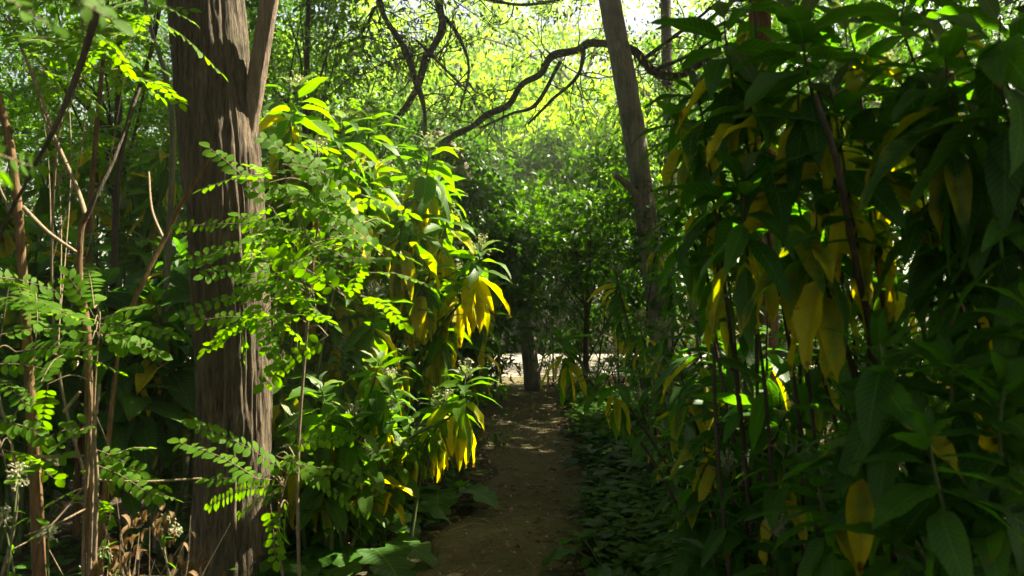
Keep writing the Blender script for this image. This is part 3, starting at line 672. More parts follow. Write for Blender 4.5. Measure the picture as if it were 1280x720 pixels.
shrub('drooping_shrub', 'tall soft green shrub just right of the furrowed trunk', 'shrub', (-1.35, 5.0),
      [(372, 112, 4.9, 1.0), (430, 150, 5.1, .95), (400, 190, 4.9, 1.0), (360, 220, 5.0, .95), (450, 220, 5.2, .9), (350, 150, 5.2, .9), (385, 250, 5.0, .9)], 104, 'yellowing drooping shrubs left of the path', sc=1.28, extra=3, yellow=.6, n=24, droop=1.3, wid=.34, flower=.3, filler=6)
shrub('drooping_shrub', 'dark low shrub with broad leaves right of the furrowed trunk foot', 'shrub', (-1.0, 4.6),
      [(400, 480, 4.6, .85), (370, 540, 4.7, .8), (440, 520, 4.5, .75), (460, 570, 4.6, .7), (350, 460, 4.9, .8), (395, 575, 4.5, .7), (500, 560, 4.8, .6), (490, 510, 4.9, .6)], 105, 'yellowing drooping shrubs left of the path', sc=1.28, extra=7, yellow=.3, n=18, wid=.42, prof='ovate', flower=.5, filler=8)
shrub('drooping_shrub', 'shaded shrub under the sunlit one, farther along the path', 'shrub', (-.75, 6.9),
      [(575, 425, 6.9, .8), (540, 440, 6.7, .8), (600, 385, 7.0, .8), (520, 480, 6.6, .7), (560, 480, 6.9, .7), (612, 345, 7.2, .8)], 106, 'yellowing drooping shrubs left of the path', sc=1.28, extra=6, yellow=.6, n=22, droop=1.3, wid=.34, flower=.3, filler=8, mat='shade')
# wall of broad leaves behind the saplings and the trunk
shrub('broad_leaved_shrub', 'dark shrub with large hanging leaves left of the furrowed trunk', 'shrub', (-2.0, 4.9),
      [(190, 360, 4.7, 1.0), (150, 400, 4.6, 1.0), (215, 420, 4.8, 1.0), (170, 470, 4.6, 1.0), (130, 350, 4.9, 1.0), (225, 480, 4.8, .8), (205, 320, 5.0, 1.0), (140, 510, 4.6, .8)], 107, 'dark broad leaved shrubs behind the saplings', sc=1.15, extra=8, yellow=.25, n=20, wid=.42, prof='ovate', flower=0, filler=8, mat='shade')
shrub('broad_leaved_shrub', 'dark shrub with large hanging leaves behind the leftmost sapling', 'shrub', (-2.9, 4.9),
      [(60, 380, 4.9, 1.0), (20, 330, 5.0, 1.0), (80, 460, 4.9, .9), (10, 440, 4.8, 1.0), (50, 280, 5.1, 1.0), (100, 300, 5.1, 1.0), (-30, 380, 4.9, 1.0), (40, 520, 5.0, .9)], 108, 'dark broad leaved shrubs behind the saplings', sc=1.15, extra=8, yellow=.15, n=20, wid=.4, prof='ovate', flower=0, filler=8, mat='shade')
shrub('broad_leaved_shrub', 'shaded shrub above and behind the broad leaves left of the trunk', 'shrub', (-3.0, 6.3),
      [(200, 230, 6.2, 1.0), (150, 260, 6.2, 1.0), (100, 220, 6.3, 1.0), (215, 170, 6.2, 1.0), (50, 200, 6.4, 1.0), (160, 190, 6.4, 1.0), (0, 240, 6.4, 1.0), (180, 300, 6.1, 1.0), (225, 280, 6.3, 1.0), (120, 150, 6.5, 1.0)], 109, 'dark broad leaved shrubs behind the saplings', sc=1.15, extra=8, yellow=.3, n=24, wid=.3, flower=.3, filler=10, mat='daisy')
shrub('broad_leaved_shrub', 'green shrub filling the gap between trunk and sunlit shrub', 'shrub', (-1.9, 6.9),
      [(360, 330, 6.9, 1.0), (400, 420, 6.6, 1.0), (350, 400, 6.7, 1.0), (450, 330, 7.0, 1.0), (380, 500, 6.4, .9), (430, 390, 6.9, 1.0), (470, 280, 7.2, 1.0), (345, 260, 7.2, 1.0), (420, 230, 7.3, 1.0), (500, 380, 7.0, .9)], 110, 'dark broad leaved shrubs behind the saplings', sc=1.28, extra=8, yellow=.4, n=24, wid=.3, flower=.2, filler=10)

# ------------------------------------------------------------------ right hand shrubs, close to the viewer
RG = 'big leaved shrubs right of the path'
shrub('big_leaved_shrub', 'tall shrub with long drooping leaves leaning over the path from the right', 'shrub', (.85, 2.7),
      [(905, 15, 2.35, .95), (868, 105, 2.45, .8), (945, 95, 2.3, .95), (880, 200, 2.6, .75), (930, 215, 2.25, .95), (850, 255, 2.8, .7), (895, 290, 2.6, .8), (1000, 60, 2.5, .9)], 121, RG, stemmat='darkbark', sc=.98, extra=4, yellow=.45, n=20, wid=.30, flower=.2, filler=9, S=10, mat='shade', rad=.008)
shrub('big_leaved_shrub', 'shrub hung with large backlit yellow leaves in the middle of the right side', 'shrub', (1.15, 2.5),
      [(1040, 120, 2.2, 1.05), (1080, 180, 2.3, 1.0), (990, 200, 2.3, .95), (1020, 260, 2.2, .9), (1000, 15, 2.2, 1.05), (1110, 100, 2.4, 1.0), (1060, 30, 2.4, 1.0)], 122, RG, stemmat='darkbark', sc=.98, extra=4, yellow=.8, n=20, wid=.33, flower=.2, filler=6, S=10, mat='shade', rad=.008)
shrub('big_leaved_shrub', 'shrub with large dark leaves filling the upper right corner', 'shrub', (1.7, 2.5),
      [(1180, 60, 2.0, 1.0), (1250, 20, 1.9, 1.1), (1220, 150, 2.1, 1.0), (1150, 190, 2.2, 1.0), (1275, 230, 2.0, 1.0), (1190, 280, 2.2, 1.0), (1130, -10, 2.2, 1.0), (1300, 110, 2.1, 1.0), (1235, 340, 2.1, .9)], 123, RG, stemmat='darkbark', sc=.98, extra=4, yellow=.2, n=20, wid=.31, flower=.1, filler=8, S=10, mat='shade', rad=.008)
shrub('big_leaved_shrub', 'dark shrub with wide spreading leaves in the lower right corner', 'shrub', (1.2, 2.0),
      [(1100, 430, 1.9, .8), (1190, 450, 1.9, .9), (1160, 540, 1.75, .75), (1255, 480, 1.8, .9), (1060, 500, 2.0, .75), (1020, 590, 2.1, .75), (1230, 610, 1.8, .8), (1120, 650, 1.9, .8), (1290, 380, 1.9, .9)], 124, RG, sc=.98, extra=4, yellow=.12, n=18, wid=.36, prof='ovate', flower=0, filler=6, S=10, mat='shade', droop=.75, rad=.010)
shrub('big_leaved_shrub', 'shrub with hanging green to yellow leaves at the right edge of the path', 'shrub', (.95, 3.4),
      [(870, 400, 3.0, .85), (920, 440, 2.9, .85), (960, 390, 2.8, .85), (850, 455, 3.1, .75), (900, 500, 2.8, .8), (975, 490, 2.7, .8), (1020, 420, 2.7, .8)], 125, RG, stemmat='darkbark', sc=.98, extra=4, yellow=.5, n=20, wid=.27, flower=.4, filler=14, S=8, mat='shade', rad=.008)
shrub('big_leaved_shrub', 'low shrub with spreading leaves beside the ground cover on the right', 'shrub', (.85, 2.9),
      [(865, 560, 2.9, .75), (910, 590, 2.7, .75), (855, 640, 2.8, .65), (930, 640, 2.6, .75), (890, 690, 2.6, .7), (970, 670, 2.4, .7), (980, 570, 2.5, .7)], 126, RG, stemmat='darkbark', sc=.98, extra=4, yellow=.25, n=17, wid=.36, flower=.1, filler=9, S=8, mat='shade', droop=.8, rad=.010)
shrub('big_leaved_shrub', 'shrub with white bud clusters behind the leaning shrub, beside the leaning trunk', 'shrub', (1.1, 6.2),
      [(770, 340, 6.4, .85), (840, 330, 5.6, .9), (800, 400, 6.0, .85), (770, 385, 6.6, .7), (870, 350, 5.2, .9), (830, 410, 5.4, .8), (890, 430, 4.8, .8), (860, 470, 5.0, .7), (800, 440, 6.3, .7), (820, 290, 6.4, .8)], 127, RG, stemmat='darkbark', sc=.98, extra=0, yellow=.4, n=22, wid=.26, flower=1.0, filler=16, mat='shade')
shrub('big_leaved_shrub', 'shrub deep in shade behind the yellow leaves on the right', 'shrub', (2.1, 4.4),
      [(1100, 300, 4.2, 1.1), (1180, 360, 4.1, 1.1), (1030, 340, 4.3, 1.1), (1240, 290, 4.1, 1.1), (1130, 420, 4.0, 1.1), (1060, 430, 4.1, 1.0), (1210, 450, 4.0, 1.1), (1000, 430, 4.3, 1.0), (1260, 400, 4.0, 1.1)], 128, RG, sc=.98, extra=4, yellow=.5, n=18, wid=.34, flower=0, filler=6, mat='shade')
shrub('big_leaved_shrub', 'low dark shrub filling the ground behind the lower right leaves', 'shrub', (1.9, 3.4),
      [(1000, 540, 3.3, 1.0), (1080, 560, 3.2, 1.0), (1160, 600, 3.0, 1.0), (1240, 560, 3.0, 1.0), (1060, 640, 3.0, .9), (960, 600, 3.4, .9), (1180, 690, 2.9, .9), (1000, 680, 3.1, .8)], 129, RG, sc=.98, extra=4, yellow=.1, n=18, wid=.4, prof='ovate', flower=0, filler=10, mat='shade', droop=.8)
shrub('big_leaved_shrub', 'knee high leafy shrub filling in under the hanging leaves at the right path edge', 'shrub', (1.0, 4.6),
      [(800, 500, 5.0, .75), (830, 540, 4.6, .75), (860, 480, 4.4, .8), (820, 455, 4.9, .75), (870, 530, 4.2, .75), (910, 560, 4.0, .8), (940, 500, 3.9, .8), (850, 590, 4.1, .65), (900, 630, 3.7, .7)], 130, RG, stemmat='darkbark', yellow=.25, n=22, wid=.32, flower=.2, filler=12, S=8, mat='shade', rad=.008)
# reddish cane and long bare stems inside the right hand shrubs
cn = thing('bare_cane', (at(920, 800, 3.6)[0], 3.6, 0), 'reddish bare stem showing between the right hand shrubs', 'stem')
limb(cn, [(915, 800, 3.6, 20), (922, 560, 3.6, 17), (925, 430, 3.6, 16), (935, 330, 3.6, 15), (950, 200, 3.6, 12)], 'red', 'stem', 12, 40, .15)
cn = thing('bare_cane', (at(1110, 830, 2.9)[0], 2.9, 0), 'thin dark stem slanting up between yellow leaves on the right', 'stem')
limb(cn, [(1120, 900, 2.7, 9), (1095, 480, 2.4, 9), (1070, 330, 2.2, 9), (1045, 200, 2.0, 8), (1020, 120, 2.0, 6)], 'darkbark', 'stem', 8, 40, .12)
cn = thing('bare_cane', (at(1200, 900, 2.6)[0], 2.6, 0), 'reddish brown withered cane in the far right shrub', 'stem')
limb(cn, [(1205, 900, 2.6, 14), (1200, 480, 2.6, 13), (1196, 300, 2.6, 14), (1193, 180, 2.6, 10), (1190, 90, 2.5, 7)], 'red', 'stem', 10, 40, .3)

# ------------------------------------------------------------------ saplings on the left
SG = 'thin saplings left of the furrowed trunk'
s1 = thing('sapling', (at(52, 870, 3.15)[0], 3.15, 0), 'pale straight sapling nearest the left edge, lit along one side', 'sapling', SG)
limb(s1, [(54, 865, 3.15, 22), (46, 640, 3.15, 18), (37, 480, 3.15, 14), (29, 350, 3.15, 13), (20, 240, 3.15, 12), (8, 160, 3.15, 11), (-20, 60, 3.15, 9)], 'red', 'trunk', 16, 60, .08, ridges=(3, .0012), thick=.82)
limb(s1, [(30, 260, 3.15, 7), (60, 290, 3.1, 6), (95, 315, 3.1, 5)], 'twig', 'branch', 8, 20, thick=.82)
limb(s1, [(15, 270, 3.15, 5), (-5, 225, 3.15, 4)], 'twig', 'branch', 6, 10, thick=.82)
s2 = thing('sapling', (at(118, 870, 3.2)[0], 3.2, 0), 'forking sapling with dark bark at mid height, twin pale shoots at its foot', 'sapling', SG)
limb(s2, [(119, 870, 3.2, 20), (115, 700, 3.2, 15), (112, 560, 3.2, 12), (109, 420, 3.2, 12), (100, 350, 3.2, 10), (101, 290, 3.2, 9), (108, 268, 3.2, 9)], 'red', 'trunk', 14, 60, .1, thick=.82)
limb(s2, [(108, 272, 3.2, 8), (96, 235, 3.25, 7), (70, 175, 3.3, 6), (35, 80, 3.4, 5), (10, 20, 3.5, 4)], 'twig', 'branch', 8, 40, thick=.82)
limb(s2, [(108, 272, 3.2, 8), (122, 240, 3.2, 7), (142, 200, 3.25, 6), (175, 110, 3.4, 4)], 'darkbark', 'branch', 8, 40, thick=.82)
limb(s2, [(102, 345, 3.2, 6), (98, 315, 3.2, 6), (100, 285, 3.2, 5)], 'twig', 'branch', 8, 20, thick=.82)
limb(s2, [(118, 700, 3.15, 8), (121, 600, 3.12, 7), (118, 540, 3.1, 6), (125, 480, 3.1, 4)], 'twig', 'shoot', 8, 30, thick=.82)
limb(s2, [(104, 760, 3.2, 8), (106, 650, 3.2, 6), (112, 540, 3.15, 5), (112, 470, 3.15, 3)], 'twig', 'shoot', 8, 30, thick=.82)
limb(s2, [(112, 600, 3.2, 3), (60, 660, 3.1, 3), (10, 690, 3.0, 2)], 'twig', 'twig', 6, 20, thick=.82)
limb(s2, [(115, 632, 3.2, 4), (70, 655, 3.1, 3), (30, 670, 3.05, 2)], 'twig', 'twig', 6, 20, thick=.82)
s3 = thing('sapling', (at(150, 840, 3.4)[0], 3.4, 0), 'reddish sapling slanting up behind the dangling sprigs towards the furrowed trunk', 'sapling', SG)
limb(s3, [(120, 830, 3.4, 16), (132, 600, 3.5, 8), (150, 430, 3.55, 6), (178, 355, 3.6, 7), (210, 290, 3.7, 8), (226, 255, 3.7, 7), (262, 200, 3.7, 5)], 'red', 'trunk', 10, 60, .12, thick=.82)
limb(s3, [(205, 300, 3.7, 5), (190, 262, 3.8, 4), (186, 215, 3.9, 3)], 'twig', 'branch', 8, 20, thick=.82)
s4 = thing('sapling', (at(-60, 1100, 2.2)[0], 2.2, 0), 'slanting dark branch with a pale lower half crossing the upper left corner', 'sapling', SG)
limb(s4, [(-90, 1050, 2.3, 22), (-60, 600, 2.3, 12), (-10, 330, 2.2, 6), (38, 218, 2.15, 5), (66, 165, 2.1, 7), (98, 90, 2.1, 10), (124, 5, 2.05, 12), (150, -90, 2.0, 15)], 'darkbark', 'trunk', 14, 90, .1, thick=.82)
for (pp, nm) in (([(0, 568, 3.1, 5), (60, 571, 3.15, 5), (106, 570, 3.2, 4)], 'pale broken stick lying level across the left saplings'),
                 ([(122, 600, 3.3, 3.5), (180, 602, 3.3, 3), (252, 598, 3.35, 2.5)], 'thin green twig running level from sapling to furrowed trunk'),
                 ([(80, 515, 3.1, 5), (100, 490, 3.1, 4)], 'short pale stick caught in the forked sapling')):
    t = thing('stick', at(*pp[0][:3]), nm, 'stick'); limb(t, pp, 'twig', 'stick', 7, 16, .15)
for i, (a, b, c_, lab) in enumerate([((150, 200), (190, 60), 5.0, 'thin dark trunk behind the upper left sprigs'), ((115, 230), (130, 60), 5.2, 'thin reddish trunk behind the forked sapling'), ((215, 150), (185, 20), 4.9, 'thin grey stem leaning left beside the furrowed trunk')]):
    t = thing('thin_tree', (at(a[0] - 20, 0, c_)[0], c_, 0), lab, 'sapling', SG)
    limb(t, [(a[0] - 20, 360 + 1.55 * PX / c_, c_, 10), (a[0] - 10, 420, c_, 8), (*a, c_, 7), (*b, c_, 5), (b[0] + (b[0] - a[0]) * .5, b[1] - 120, c_, 5)], ['darkbark', 'red', 'grey'][i], 'trunk', 8, 40, .15)

# locust sprigs
def spray_plant(name, label, base, stem, sprigs, seed, group, extra=0, ll=.054, box=None, dr=(3, 3.6), jit=0.15):
    rng = np.random.default_rng(seed); base = np.array([base[0], base[1], g(base[0], base[1]) - .02])
    t = thing(name, base, label, 'sapling', group)
    mb = MB(); pts = [base] + [at(*p) for p in stem]; tube(mb, pts, [.008, .005, .002], 7, 40, rough=.1); mb.build('stem', M['twig'], t)
    sp = spline(pts, 80); F = MB()
    for s in sprigs:
        (x0, y0, x1, y1, d) = s[:5]; P0 = at(x0, y0, d + rng.normal(0, .04)); P1 = at(x1, y1, d + rng.normal(0, .12))
        ln = np.linalg.norm(P1 - P0); pinnate(F, P0, P1, rng, max(5, int(ln / .030)), ll * rng.uniform(.85, 1.1), .05, stalk=True, S=4, across=3, up=(0.1, -.75, .8))
        # a leaf stalk joins the sprig to the stem
        j = sp[np.argmin(np.linalg.norm(sp - P0, axis=1))]
        if np.linalg.norm(j - P0) > .02: tube(F, [j, (j + P0) / 2 + [0, 0, .03], P0], [.003, .0015], 5, 10, m=1)
    for k in range(extra):
        x, y = rng.uniform(box[0], box[2]), rng.uniform(box[1], box[3]); d = rng.uniform(*dr); P0 = at(x, y, d)
        a = rng.uniform(0, 6.28); P1 = P0 + np.array([math.cos(a), math.sin(a), rng.uniform(-.7, .1)]) * rng.uniform(.16, .28)
        ln = np.linalg.norm(P1 - P0); pinnate(F, P0, P1, rng, max(5, int(ln / .028)), ll * rng.uniform(.8, 1.05), .08, S=3)
        if k % 4 == 0:
            j = sp[rng.integers(25, 79)]; tube(F, [j, (j + P0) / 2 + rng.normal(0, .03, 3), P0], [.003, .0012], 5, 10, m=1)
    F.build('foliage', [M['locust'], M['twig']], t)
    return t
LG = 'locust seedlings with paired oval leaflets'
spray_plant('locust_seedling', 'bright feathery sprigs hanging before and beside the furrowed trunk', (-.82, 3.35),
    [(372, 600, 3.35), (385, 400, 3.3), (400, 240, 3.2), (395, 170, 3.2)],
    [(400, 300, 222, 283, 3.2), (445, 330, 300, 270, 3.1), (360, 300, 235, 325, 3.25), (340, 262, 262, 185, 3.15), (470, 330, 340, 235, 3.0), (455, 290, 335, 175, 3.0), (420, 240, 325, 172, 3.0), (400, 350, 225, 395, 3.2),
     (350, 370, 288, 372, 3.2), (310, 370, 345, 470, 3.2), (395, 385, 300, 345, 3.1), (410, 420, 330, 480, 3.2), (345, 330, 255, 345, 3.25), (465, 300, 380, 190, 3.0), (430, 370, 350, 320, 3.0), (340, 400, 250, 400, 3.3), (300, 380, 305, 440, 3.25), (330, 230, 425, 270, 3.1), (480, 320, 400, 260, 2.9)], 141, LG, 46, box=(300, 180, 460, 400), dr=(2.9, 3.3))
spray_plant('locust_seedling', 'low feathery seedling at the furrowed trunk foot with long level sprigs', (-.86, 3.5),
    [(350, 700, 3.4), (352, 620, 3.3), (375, 560, 3.3)],
    [(360, 592, 246, 533, 3.3), (325, 600, 224, 553, 3.3), (340, 600, 262, 600, 3.3), (350, 606, 262, 632, 3.3), (352, 615, 300, 640, 3.25), (350, 560, 430, 548, 3.3), (345, 570, 400, 600, 3.3), (338, 630, 345, 700, 3.3), (360, 630, 350, 690, 3.4), (370, 580, 470, 610, 3.4), (370, 590, 450, 640, 3.4), (380, 560, 410, 520, 3.3)], 142, LG, 0)
spray_plant('locust_seedling', 'feathery seedling reaching in from the left edge at mid height', (-2.0, 3.1),
    [(20, 640, 3.0), (-5, 480, 3.0), (-30, 340, 3.0)],
    [(-20, 345, 75, 365, 3.0), (-10, 370, 105, 402, 3.0), (-20, 385, 60, 382, 3.0), (-10, 420, 95, 412, 3.0), (20, 440, 112, 440, 3.0), (-10, 455, 60, 462, 3.0), (-10, 525, 42, 537, 2.9), (0, 560, 70, 600, 2.9), (10, 600, 80, 570, 2.9)], 143, LG, 6, box=(-20, 340, 90, 480), dr=(2.9, 3.1))
spray_plant('locust_seedling', 'small feathery seedling between the forked sapling and the trunk', (-1.62, 3.25),
    [(115, 620, 3.15), (118, 500, 3.15), (125, 400, 3.15)],
    [(118, 405, 215, 420, 3.1), (120, 415, 195, 440, 3.1), (125, 400, 180, 385, 3.1), (115, 425, 60, 440, 3.1), (130, 430, 160, 435, 3.1), (122, 525, 58, 548, 3.05), (120, 530, 70, 560, 3.05), (120, 400, 85, 345, 3.1), (118, 385, 110, 335, 3.1), (115, 560, 175, 590, 3.2), (118, 580, 190, 620, 3.2), (60, 480, 50, 560, 3.1)], 144, LG, 8, box=(100, 560, 200, 640), dr=(3.2, 3.5))
spray_plant('locust_seedling', 'blurred bright sprigs hanging into the top left corner', (-.9, 1.5),
    [(-120, 600, 1.35), (-90, 100, 1.3), (20, -90, 1.3)],
    [(0, -40, 140, 25, 1.25), (-40, -20, 60, 30, 1.25), (30, -60, 130, 8, 1.3), (-70, 190, 45, 210, 1.3), (-60, 250, 15, 215, 1.25), (60, -70, 190, -5, 1.35)], 145, LG, 0, ll=.034)
spray_plant('locust_seedling', 'sunlit sprigs across the upper left beside the slanting branch', (-1.4, 3.4),
    [(80, 500, 3.5), (70, 200, 3.3), (120, 10, 3.2)],
    [(110, 20, 235, 12, 3.0), (120, 40, 160, 85, 3.0), (115, 60, 30, 45, 3.1), (110, 50, 60, 95, 3.2)], 146, LG, 60, box=(30, -20, 190, 110), dr=(3.0, 4.2))
def pinnate_tree(name, label, x, y, box, dr, n, seed):
    rng = np.random.default_rng(seed); t = thing(name, (x, y, 0), label, 'tree', 'feathery leaved young trees')
    zt = at(0, box[1], dr[1])[2]; mb = MB(); tube(mb, [(x, y, -.05), (x + .05, y, zt * .5), (x + .1, y, zt)], [.05, .035, .012], 8, 20, rough=.1); mb.build('trunk', M['darkbark'], t)
    F = MB(); 
    for k in range(n):
        P0 = at(rng.uniform(box[0], box[2]), rng.uniform(box[1], box[3]), rng.uniform(*dr)); a = rng.uniform(0, 6.28)
        P1 = P0 + np.array([math.cos(a), math.sin(a), rng.uniform(-.5, .2)]) * rng.uniform(.2, .34)
        pinnate(F, P0, P1, rng, 8, .045, .1, S=2, across=3, stalk=False)
    for k in range(10):
        mb = MB(); e = at(rng.uniform(box[0], box[2]), rng.uniform(box[1], box[3]), np.mean(dr)); b0 = np.array([x + .05, y, zt * rng.uniform(.3, .7)])
        tube(mb, [b0, (b0 + e) / 2 + rng.normal(0, .1, 3), e], [.014, .009, .003], 6, 14); mb.build('branch', M['darkbark'], t)
    F.build('crown', [M['locust'], M['twig']], t)
pinnate_tree('feathery_tree', 'feathery leaved young tree filling the upper left behind the branches', -3.2, 6.8, (-20, -60, 225, 200), (5.5, 8.0), 420, 151)
pinnate_tree('feathery_tree', 'feathery leaved young tree right of the forked trunk top', -1.9, 7.6, (330, -40, 470, 150), (6.8, 8.6), 170, 152)
pinnate_tree('feathery_tree', 'feathery young tree between the path end and the leaning trunk', 1.0, 11.8, (650, 235, 785, 315), (10.6, 12.0), 170, 153)

# ------------------------------------------------------------------ low plants along the path
def lobed_plant(label, x, y, n, size, seed, lift=.5):
    rng = np.random.default_rng(seed); b0 = np.array([x, y, g(x, y)]); t = thing('lobed_leaf_plant', b0, label, 'plant', 'lobed leaf plants beside the path')
    for k in range(n):
        a = k * 2.4 + rng.uniform(-.4, .4); e = rng.uniform(.35, 1.1) * lift; d = np.array([math.cos(a) * math.cos(e), math.sin(a) * math.cos(e), math.sin(e)])
        ln = size * rng.uniform(.6, 1.0); p1 = b0 + d * ln * .9 + [0, 0, ln * .25]
        mb = MB(); tube(mb, [b0, b0 + d * ln * .5 + [0, 0, ln * .2], p1], [.006, .004], 5, 10, m=1)
        leaves(mb, p1[None], unit(d * [1, 1, .2] + [0, 0, -.1])[None], np.array([ln * 1.15]), np.array([ln * .95]), .7, rng.random(1), 0., prof='lobed', S=26, across=7, fold=.12, wave=.05)
        mb.build('leaf', [M['shade'], M['green_stem']], t)
lobed_plant('lobed leaf plant spreading over the path edge below the bright yellow bunch', -.5, 5.9, 8, .32, 161)
lobed_plant('largest lobed leaf plant at the near left edge of the path', -.9, 4.75, 8, .33, 162, .45)
lobed_plant('small lobed leaf plant against the furrowed trunk foot', -1.25, 4.5, 6, .24, 163, .4)
lobed_plant('lobed leaf plant at the near right edge of the path', .48, 4.5, 7, .24, 164, .4)
lobed_plant('lobed leaf plant left of the path under the dark shrub', -.85, 5.3, 7, .28, 165)
lobed_plant('lobed leaf plant under the low shrub on the right', .72, 4.0, 7, .26, 166, .5)

def cover(name, label, cat, pts, size, per, seed, mat='ivy', h=.18):
    rng = np.random.default_rng(seed); mb = MB(); P = np.repeat(np.array(pts), per, 0); k = len(P)
    P = P + rng.normal(0, .1, (k, 2)); z = gheight(P[:, 0], P[:, 1]) + rng.random(k) ** 1.3 * h * np.interp(P[:, 1], [10, 13, 13.2, 30], [1, .45, 1, 1]) + .01
    a = rng.uniform(0, 6.28, k); D = np.stack([np.cos(a), np.sin(a), rng.uniform(-.2, .5, k)], -1); L = size * rng.uniform(.6, 1.3, k)
    cr = vnoise(np.stack([P[:, 0] * 3, P[:, 1] * 3, P[:, 0] * 0], -1) + 30, 8)
    leaves(mb, np.column_stack([P, z]), D, L, L * .85, rng.uniform(.2, .8, k), np.clip(cr * .7 + rng.random(k) * .3, 0, 1), 0., prof='ovate', S=4, across=3, fold=.2)
    o = mb.build(name, M[mat]); tag(o, label, cat, kind='stuff'); return o
rng = np.random.default_rng(5)
pts = []
for k in range(4300):
    y = rng.uniform(3.0, 12.6); l, r = path_edges(y); x = r + .17 + rng.random() ** 1.5 * (1.7 if y > 6 else .9)
    if vnoise(np.array([[x * 2.2 + 10, y * 1.3 + 10, 0]]), 4)[0] < .22 and x < r + 1: continue
    pts.append((x, y))
cover('ground_cover', 'low dark green creeping leaves right of the path', 'ground cover', pts, .07, 5, 171)
pts = []
for k in range(150):
    y = 3.4 + rng.random() ** 1.2 * 8; l, r = path_edges(y); x = r + .1 + rng.random() ** 1.3 * 1.3 if rng.random() < .72 else l - .1 - rng.random() * .6
    pts.append((x, y))
cover('broad_ground_cover', 'clumps of larger paler leaves scattered along both edges of the path', 'ground cover', pts, .12, 9, 174, 'bush', .24)
pts = []
for k in range(900):
    y = rng.uniform(3.4, 14); l, r = path_edges(y); x = l - .15 - rng.random() ** 1.3 * (1.5 if y > 6 else 1.8)
    if y < 6.2 and vnoise(np.array([[x * 2.2 + 10, y * 1.3 + 10, 0]]), 4)[0] < .55: continue
    pts.append((x, y))
cover('ground_cover', 'sparse creeping leaves under the shrubs left of the path', 'ground cover', pts, .065, 5, 172)
pts = [(rng.uniform(-6, 7), rng.choice([rng.uniform(19.6, 23), rng.uniform(13.2, 14.2)])) for k in range(1100)]
pts = [p for p in pts if p[1] > 15 or not (-1.0 < p[0] < 1.1)]
cover('grass_verge', 'low sunlit plants along the gravel path', 'ground cover', pts, .10, 5, 173, 'bush', .3)

# fallen leaves and twigs
rng = np.random.default_rng(9); N_ = 26000; x = rng.uniform(-3.5, 3.5, N_); y = 1.5 + rng.random(N_) ** 1.2 * 13; l, r = path_edges(y); onp = (x > l + .1) & (x < r - .1); kp = ~onp | (rng.random(N_) < .6)
x, y = x[kp], y[kp]; k = len(x); a = rng.uniform(0, 6.28, k); mb = MB(); L = rng.uniform(.015, .06, k) * np.where(rng.random(k) < .1, 1.7, 1)
leaves(mb, np.column_stack([x, y, gheight(x, y) + .018 + rng.random(k) * .012]), np.stack([np.cos(a), np.sin(a), rng.normal(.05, .15, k)], -1), L, L * rng.uniform(.25, .6, k), rng.uniform(-.5, .9, k), rng.random(k), 0., prof='oval', S=3, across=3, fold=.3, roll=rng.normal(0, .3, k))
tag(mb.build('leaf_litter', M['dry']), 'scattered brown fallen leaves on soil and path', 'leaf litter', kind='stuff')
mb = MB(); nS = 900; x = rng.uniform(-1.6, 1.8, nS); y = 3.2 + rng.random(nS) ** 1.3 * 10
for q in range(nS):
    rr_ = rng.uniform(.004, .014) * (2.0 if rng.random() < .04 else 1); p_ = np.array([x[q], y[q], g(x[q], y[q]) + .012]); d_ = rng.normal(0, 1, 3) * [1, 1, .2]; d_ = unit(d_) * rr_
    tube(mb, [p_ - d_, p_ - d_ * .4 + [0, 0, rr_ * .1], p_ + d_ * .4, p_ + d_], [rr_ * .35, rr_ * .8, rr_ * .75, rr_ * .3], 6, 5)
tag(mb.build('pebbles', M['gravel']), 'small pale pebbles strewn over the earth path', 'pebbles', kind='stuff')
for i in range(110):
    y = 3.6 + rng.random() ** 1.3 * 8; l, r = path_edges(y); x = rng.uniform(l - .9, r + .6); ln = rng.uniform(.06, .3); a = rng.uniform(0, 6.28)
    z = g(x, y) + .022; mb = MB(); e = np.array([math.cos(a), math.sin(a), 0]) * ln; p = np.array([x, y, z]); q = p + e
    tube(mb, [p, p + e * .5 + [rng.normal(0, .02), rng.normal(0, .02), .012], q + [0, 0, .004]], [.003, .0035, .002], 5, 8)
    t = bpy.data.objects.new('x', None) if False else None
    o = mb.build('fallen_twig', M['twig']); me = o.data
    # move the origin onto the twig
    co = np.empty(len(me.vertices) * 3, np.float32); me.vertices.foreach_get('co', co); co = co.reshape(-1, 3) - p.astype(np.float32); me.vertices.foreach_set('co', co.ravel()); me.update(); o.location = p.tolist()
    tag(o, 'thin pale fallen twig lying on the brown earth', 'twig', 'fallen twigs on the path and soil')

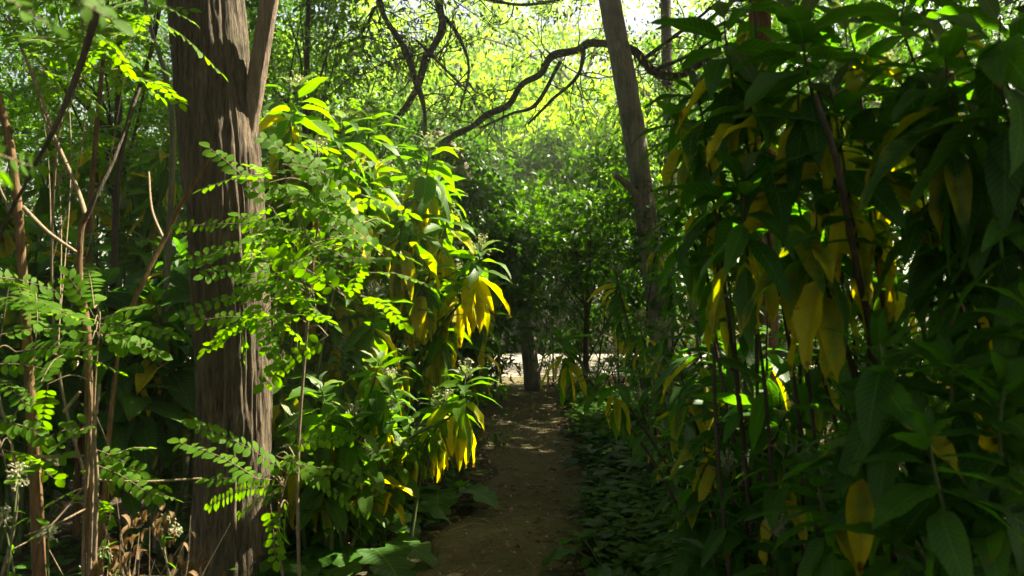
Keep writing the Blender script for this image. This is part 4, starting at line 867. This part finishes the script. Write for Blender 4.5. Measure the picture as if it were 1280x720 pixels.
# pale flowering weeds, bottom left
def weed(label, px, py, d, h, seed, mat='bud', green=True, curl=0):
    rng = np.random.default_rng(seed); b0 = at(px, py, d); b0[2] = g(b0[0], b0[1]); top = at(px, py, d); t = thing('pale_weed', b0, label, 'plant', 'pale seeding weeds at the lower left')
    mb = MB(); m_ = (b0 + top) / 2 + rng.normal(0, .03, 3); tp = top + [curl * .08, 0, -abs(curl) * .03]; tube(mb, [b0, m_, top, tp], [.005, .004, .002], 6, 26); mb.build('stem', M['green_stem'], t)
    c = spline([b0, m_, top, tp], 60); F = MB()
    for k in range(60):
        p = c[int(59 - rng.random() ** 1.4 * min(58, h / np.linalg.norm(top - b0) * 59))]; a = unit(rng.normal(0, 1, 3)); q = p + a * rng.uniform(.008, .04)
        tube(F, [p, q], [.0012, .0008], 4, 3)
        leaves(F, np.repeat(q[None], 6, 0), unit(rng.normal(0, 1, (6, 3))), rng.uniform(.004, .009, 6), .005, .8, rng.random(6), 0., prof='oval', S=3, across=3)
    F.build('seed_heads', M[mat], t)
    if green:
        G = MB(); k = 14; idx = rng.integers(8, 50, k); D = unit(rng.normal(0, 1, (k, 3)) + [0, 0, .3]); L = rng.uniform(.03, .07, k); leaves(G, c[idx], D, L, L * .45, .6, rng.random(k), 0., prof='ovate', S=4, across=3); G.build('foliage', M['locust'], t)
weed('tall pale green weed with seed clusters beside the leftmost sapling', 22, 600, 2.7, .32, 181)
weed('second pale weed, shorter, in front of the leftmost sapling', 60, 668, 2.8, .16, 182)
weed('curled dry weed with cream seed heads left of the furrowed trunk', 200, 655, 3.3, .24, 183, curl=1)
weed('small cream weed leaning below the forked sapling', 135, 690, 3.3, .14, 184, curl=-1)
weed('thin pale weed at the left edge of the ground', 5, 650, 2.9, .2, 185)
# a dead crumpled leaf bunch on a stalk and dry stems near the sapling foot
for i, (px, py, d, lab) in enumerate([(190, 668, 3.25, 'brown crumpled leaf bunch hanging from a dry stalk'), (150, 705, 3.35, 'tangle of dry brown stalks at the foot of the forked sapling'), (240, 712, 3.6, 'dry brown leaf bunch beside the furrowed trunk foot')]):
    rng = np.random.default_rng(190 + i); b0 = at(px, py, d); b0[2] = g(b0[0], b0[1]); top = at(px, py - 10, d); t = thing('dry_stalks', b0, lab, 'dead plant', 'dry dead stalks at the lower left')
    mb = MB()
    for k in range(12):
        e = top + rng.normal(0, .09, 3) * [1.4, 1, .6]; tube(mb, [b0 + rng.normal(0, .03, 3) * [1, 1, 0], (b0 + e) / 2 + rng.normal(0, .04, 3), e], [.003, .0015], 5, 12)
    mb.build('stalks', M['twig'], t); mb = MB(); k = 26; L = rng.uniform(.03, .08, k)
    leaves(mb, top + rng.normal(0, .05, (k, 3)), unit(rng.normal(0, 1, (k, 3)) + [0, 0, -.8]), L, L * .5, 1.3, rng.random(k), 0., prof='ovate', S=5, across=3, fold=.7); mb.build('dead_leaves', M['dry'], t)

# ------------------------------------------------------------------ the air
hm, hn = new_mat('haze_air'); hg = NG(hn)
pv = hg.N('ShaderNodeVolumePrincipled'); pv.inputs['Color'].default_value = (.95, .98, .9, 1); pv.inputs['Density'].default_value = 0.002; pv.inputs['Anisotropy'].default_value = .35
ho = hg.N('ShaderNodeOutputMaterial'); hg.L(pv.outputs[0], ho.inputs['Volume'])
hv = np.array([[x, y, z] for x in (-490, 490) for y in (-490, 505) for z in (-1.2, 22)], float)
hb = bpy.data.meshes.new('haze'); hb.from_pydata(hv.tolist(), [], [(0, 1, 3, 2), (4, 6, 7, 5), (0, 4, 5, 1), (2, 3, 7, 6), (0, 2, 6, 4), (1, 5, 7, 3)]); hb.materials.append(hm)
hz = bpy.data.objects.new('haze', hb); C.objects.link(hz); hz['kind'] = 'stuff'; hz['label'] = 'thin bright haze in the air between the trees'
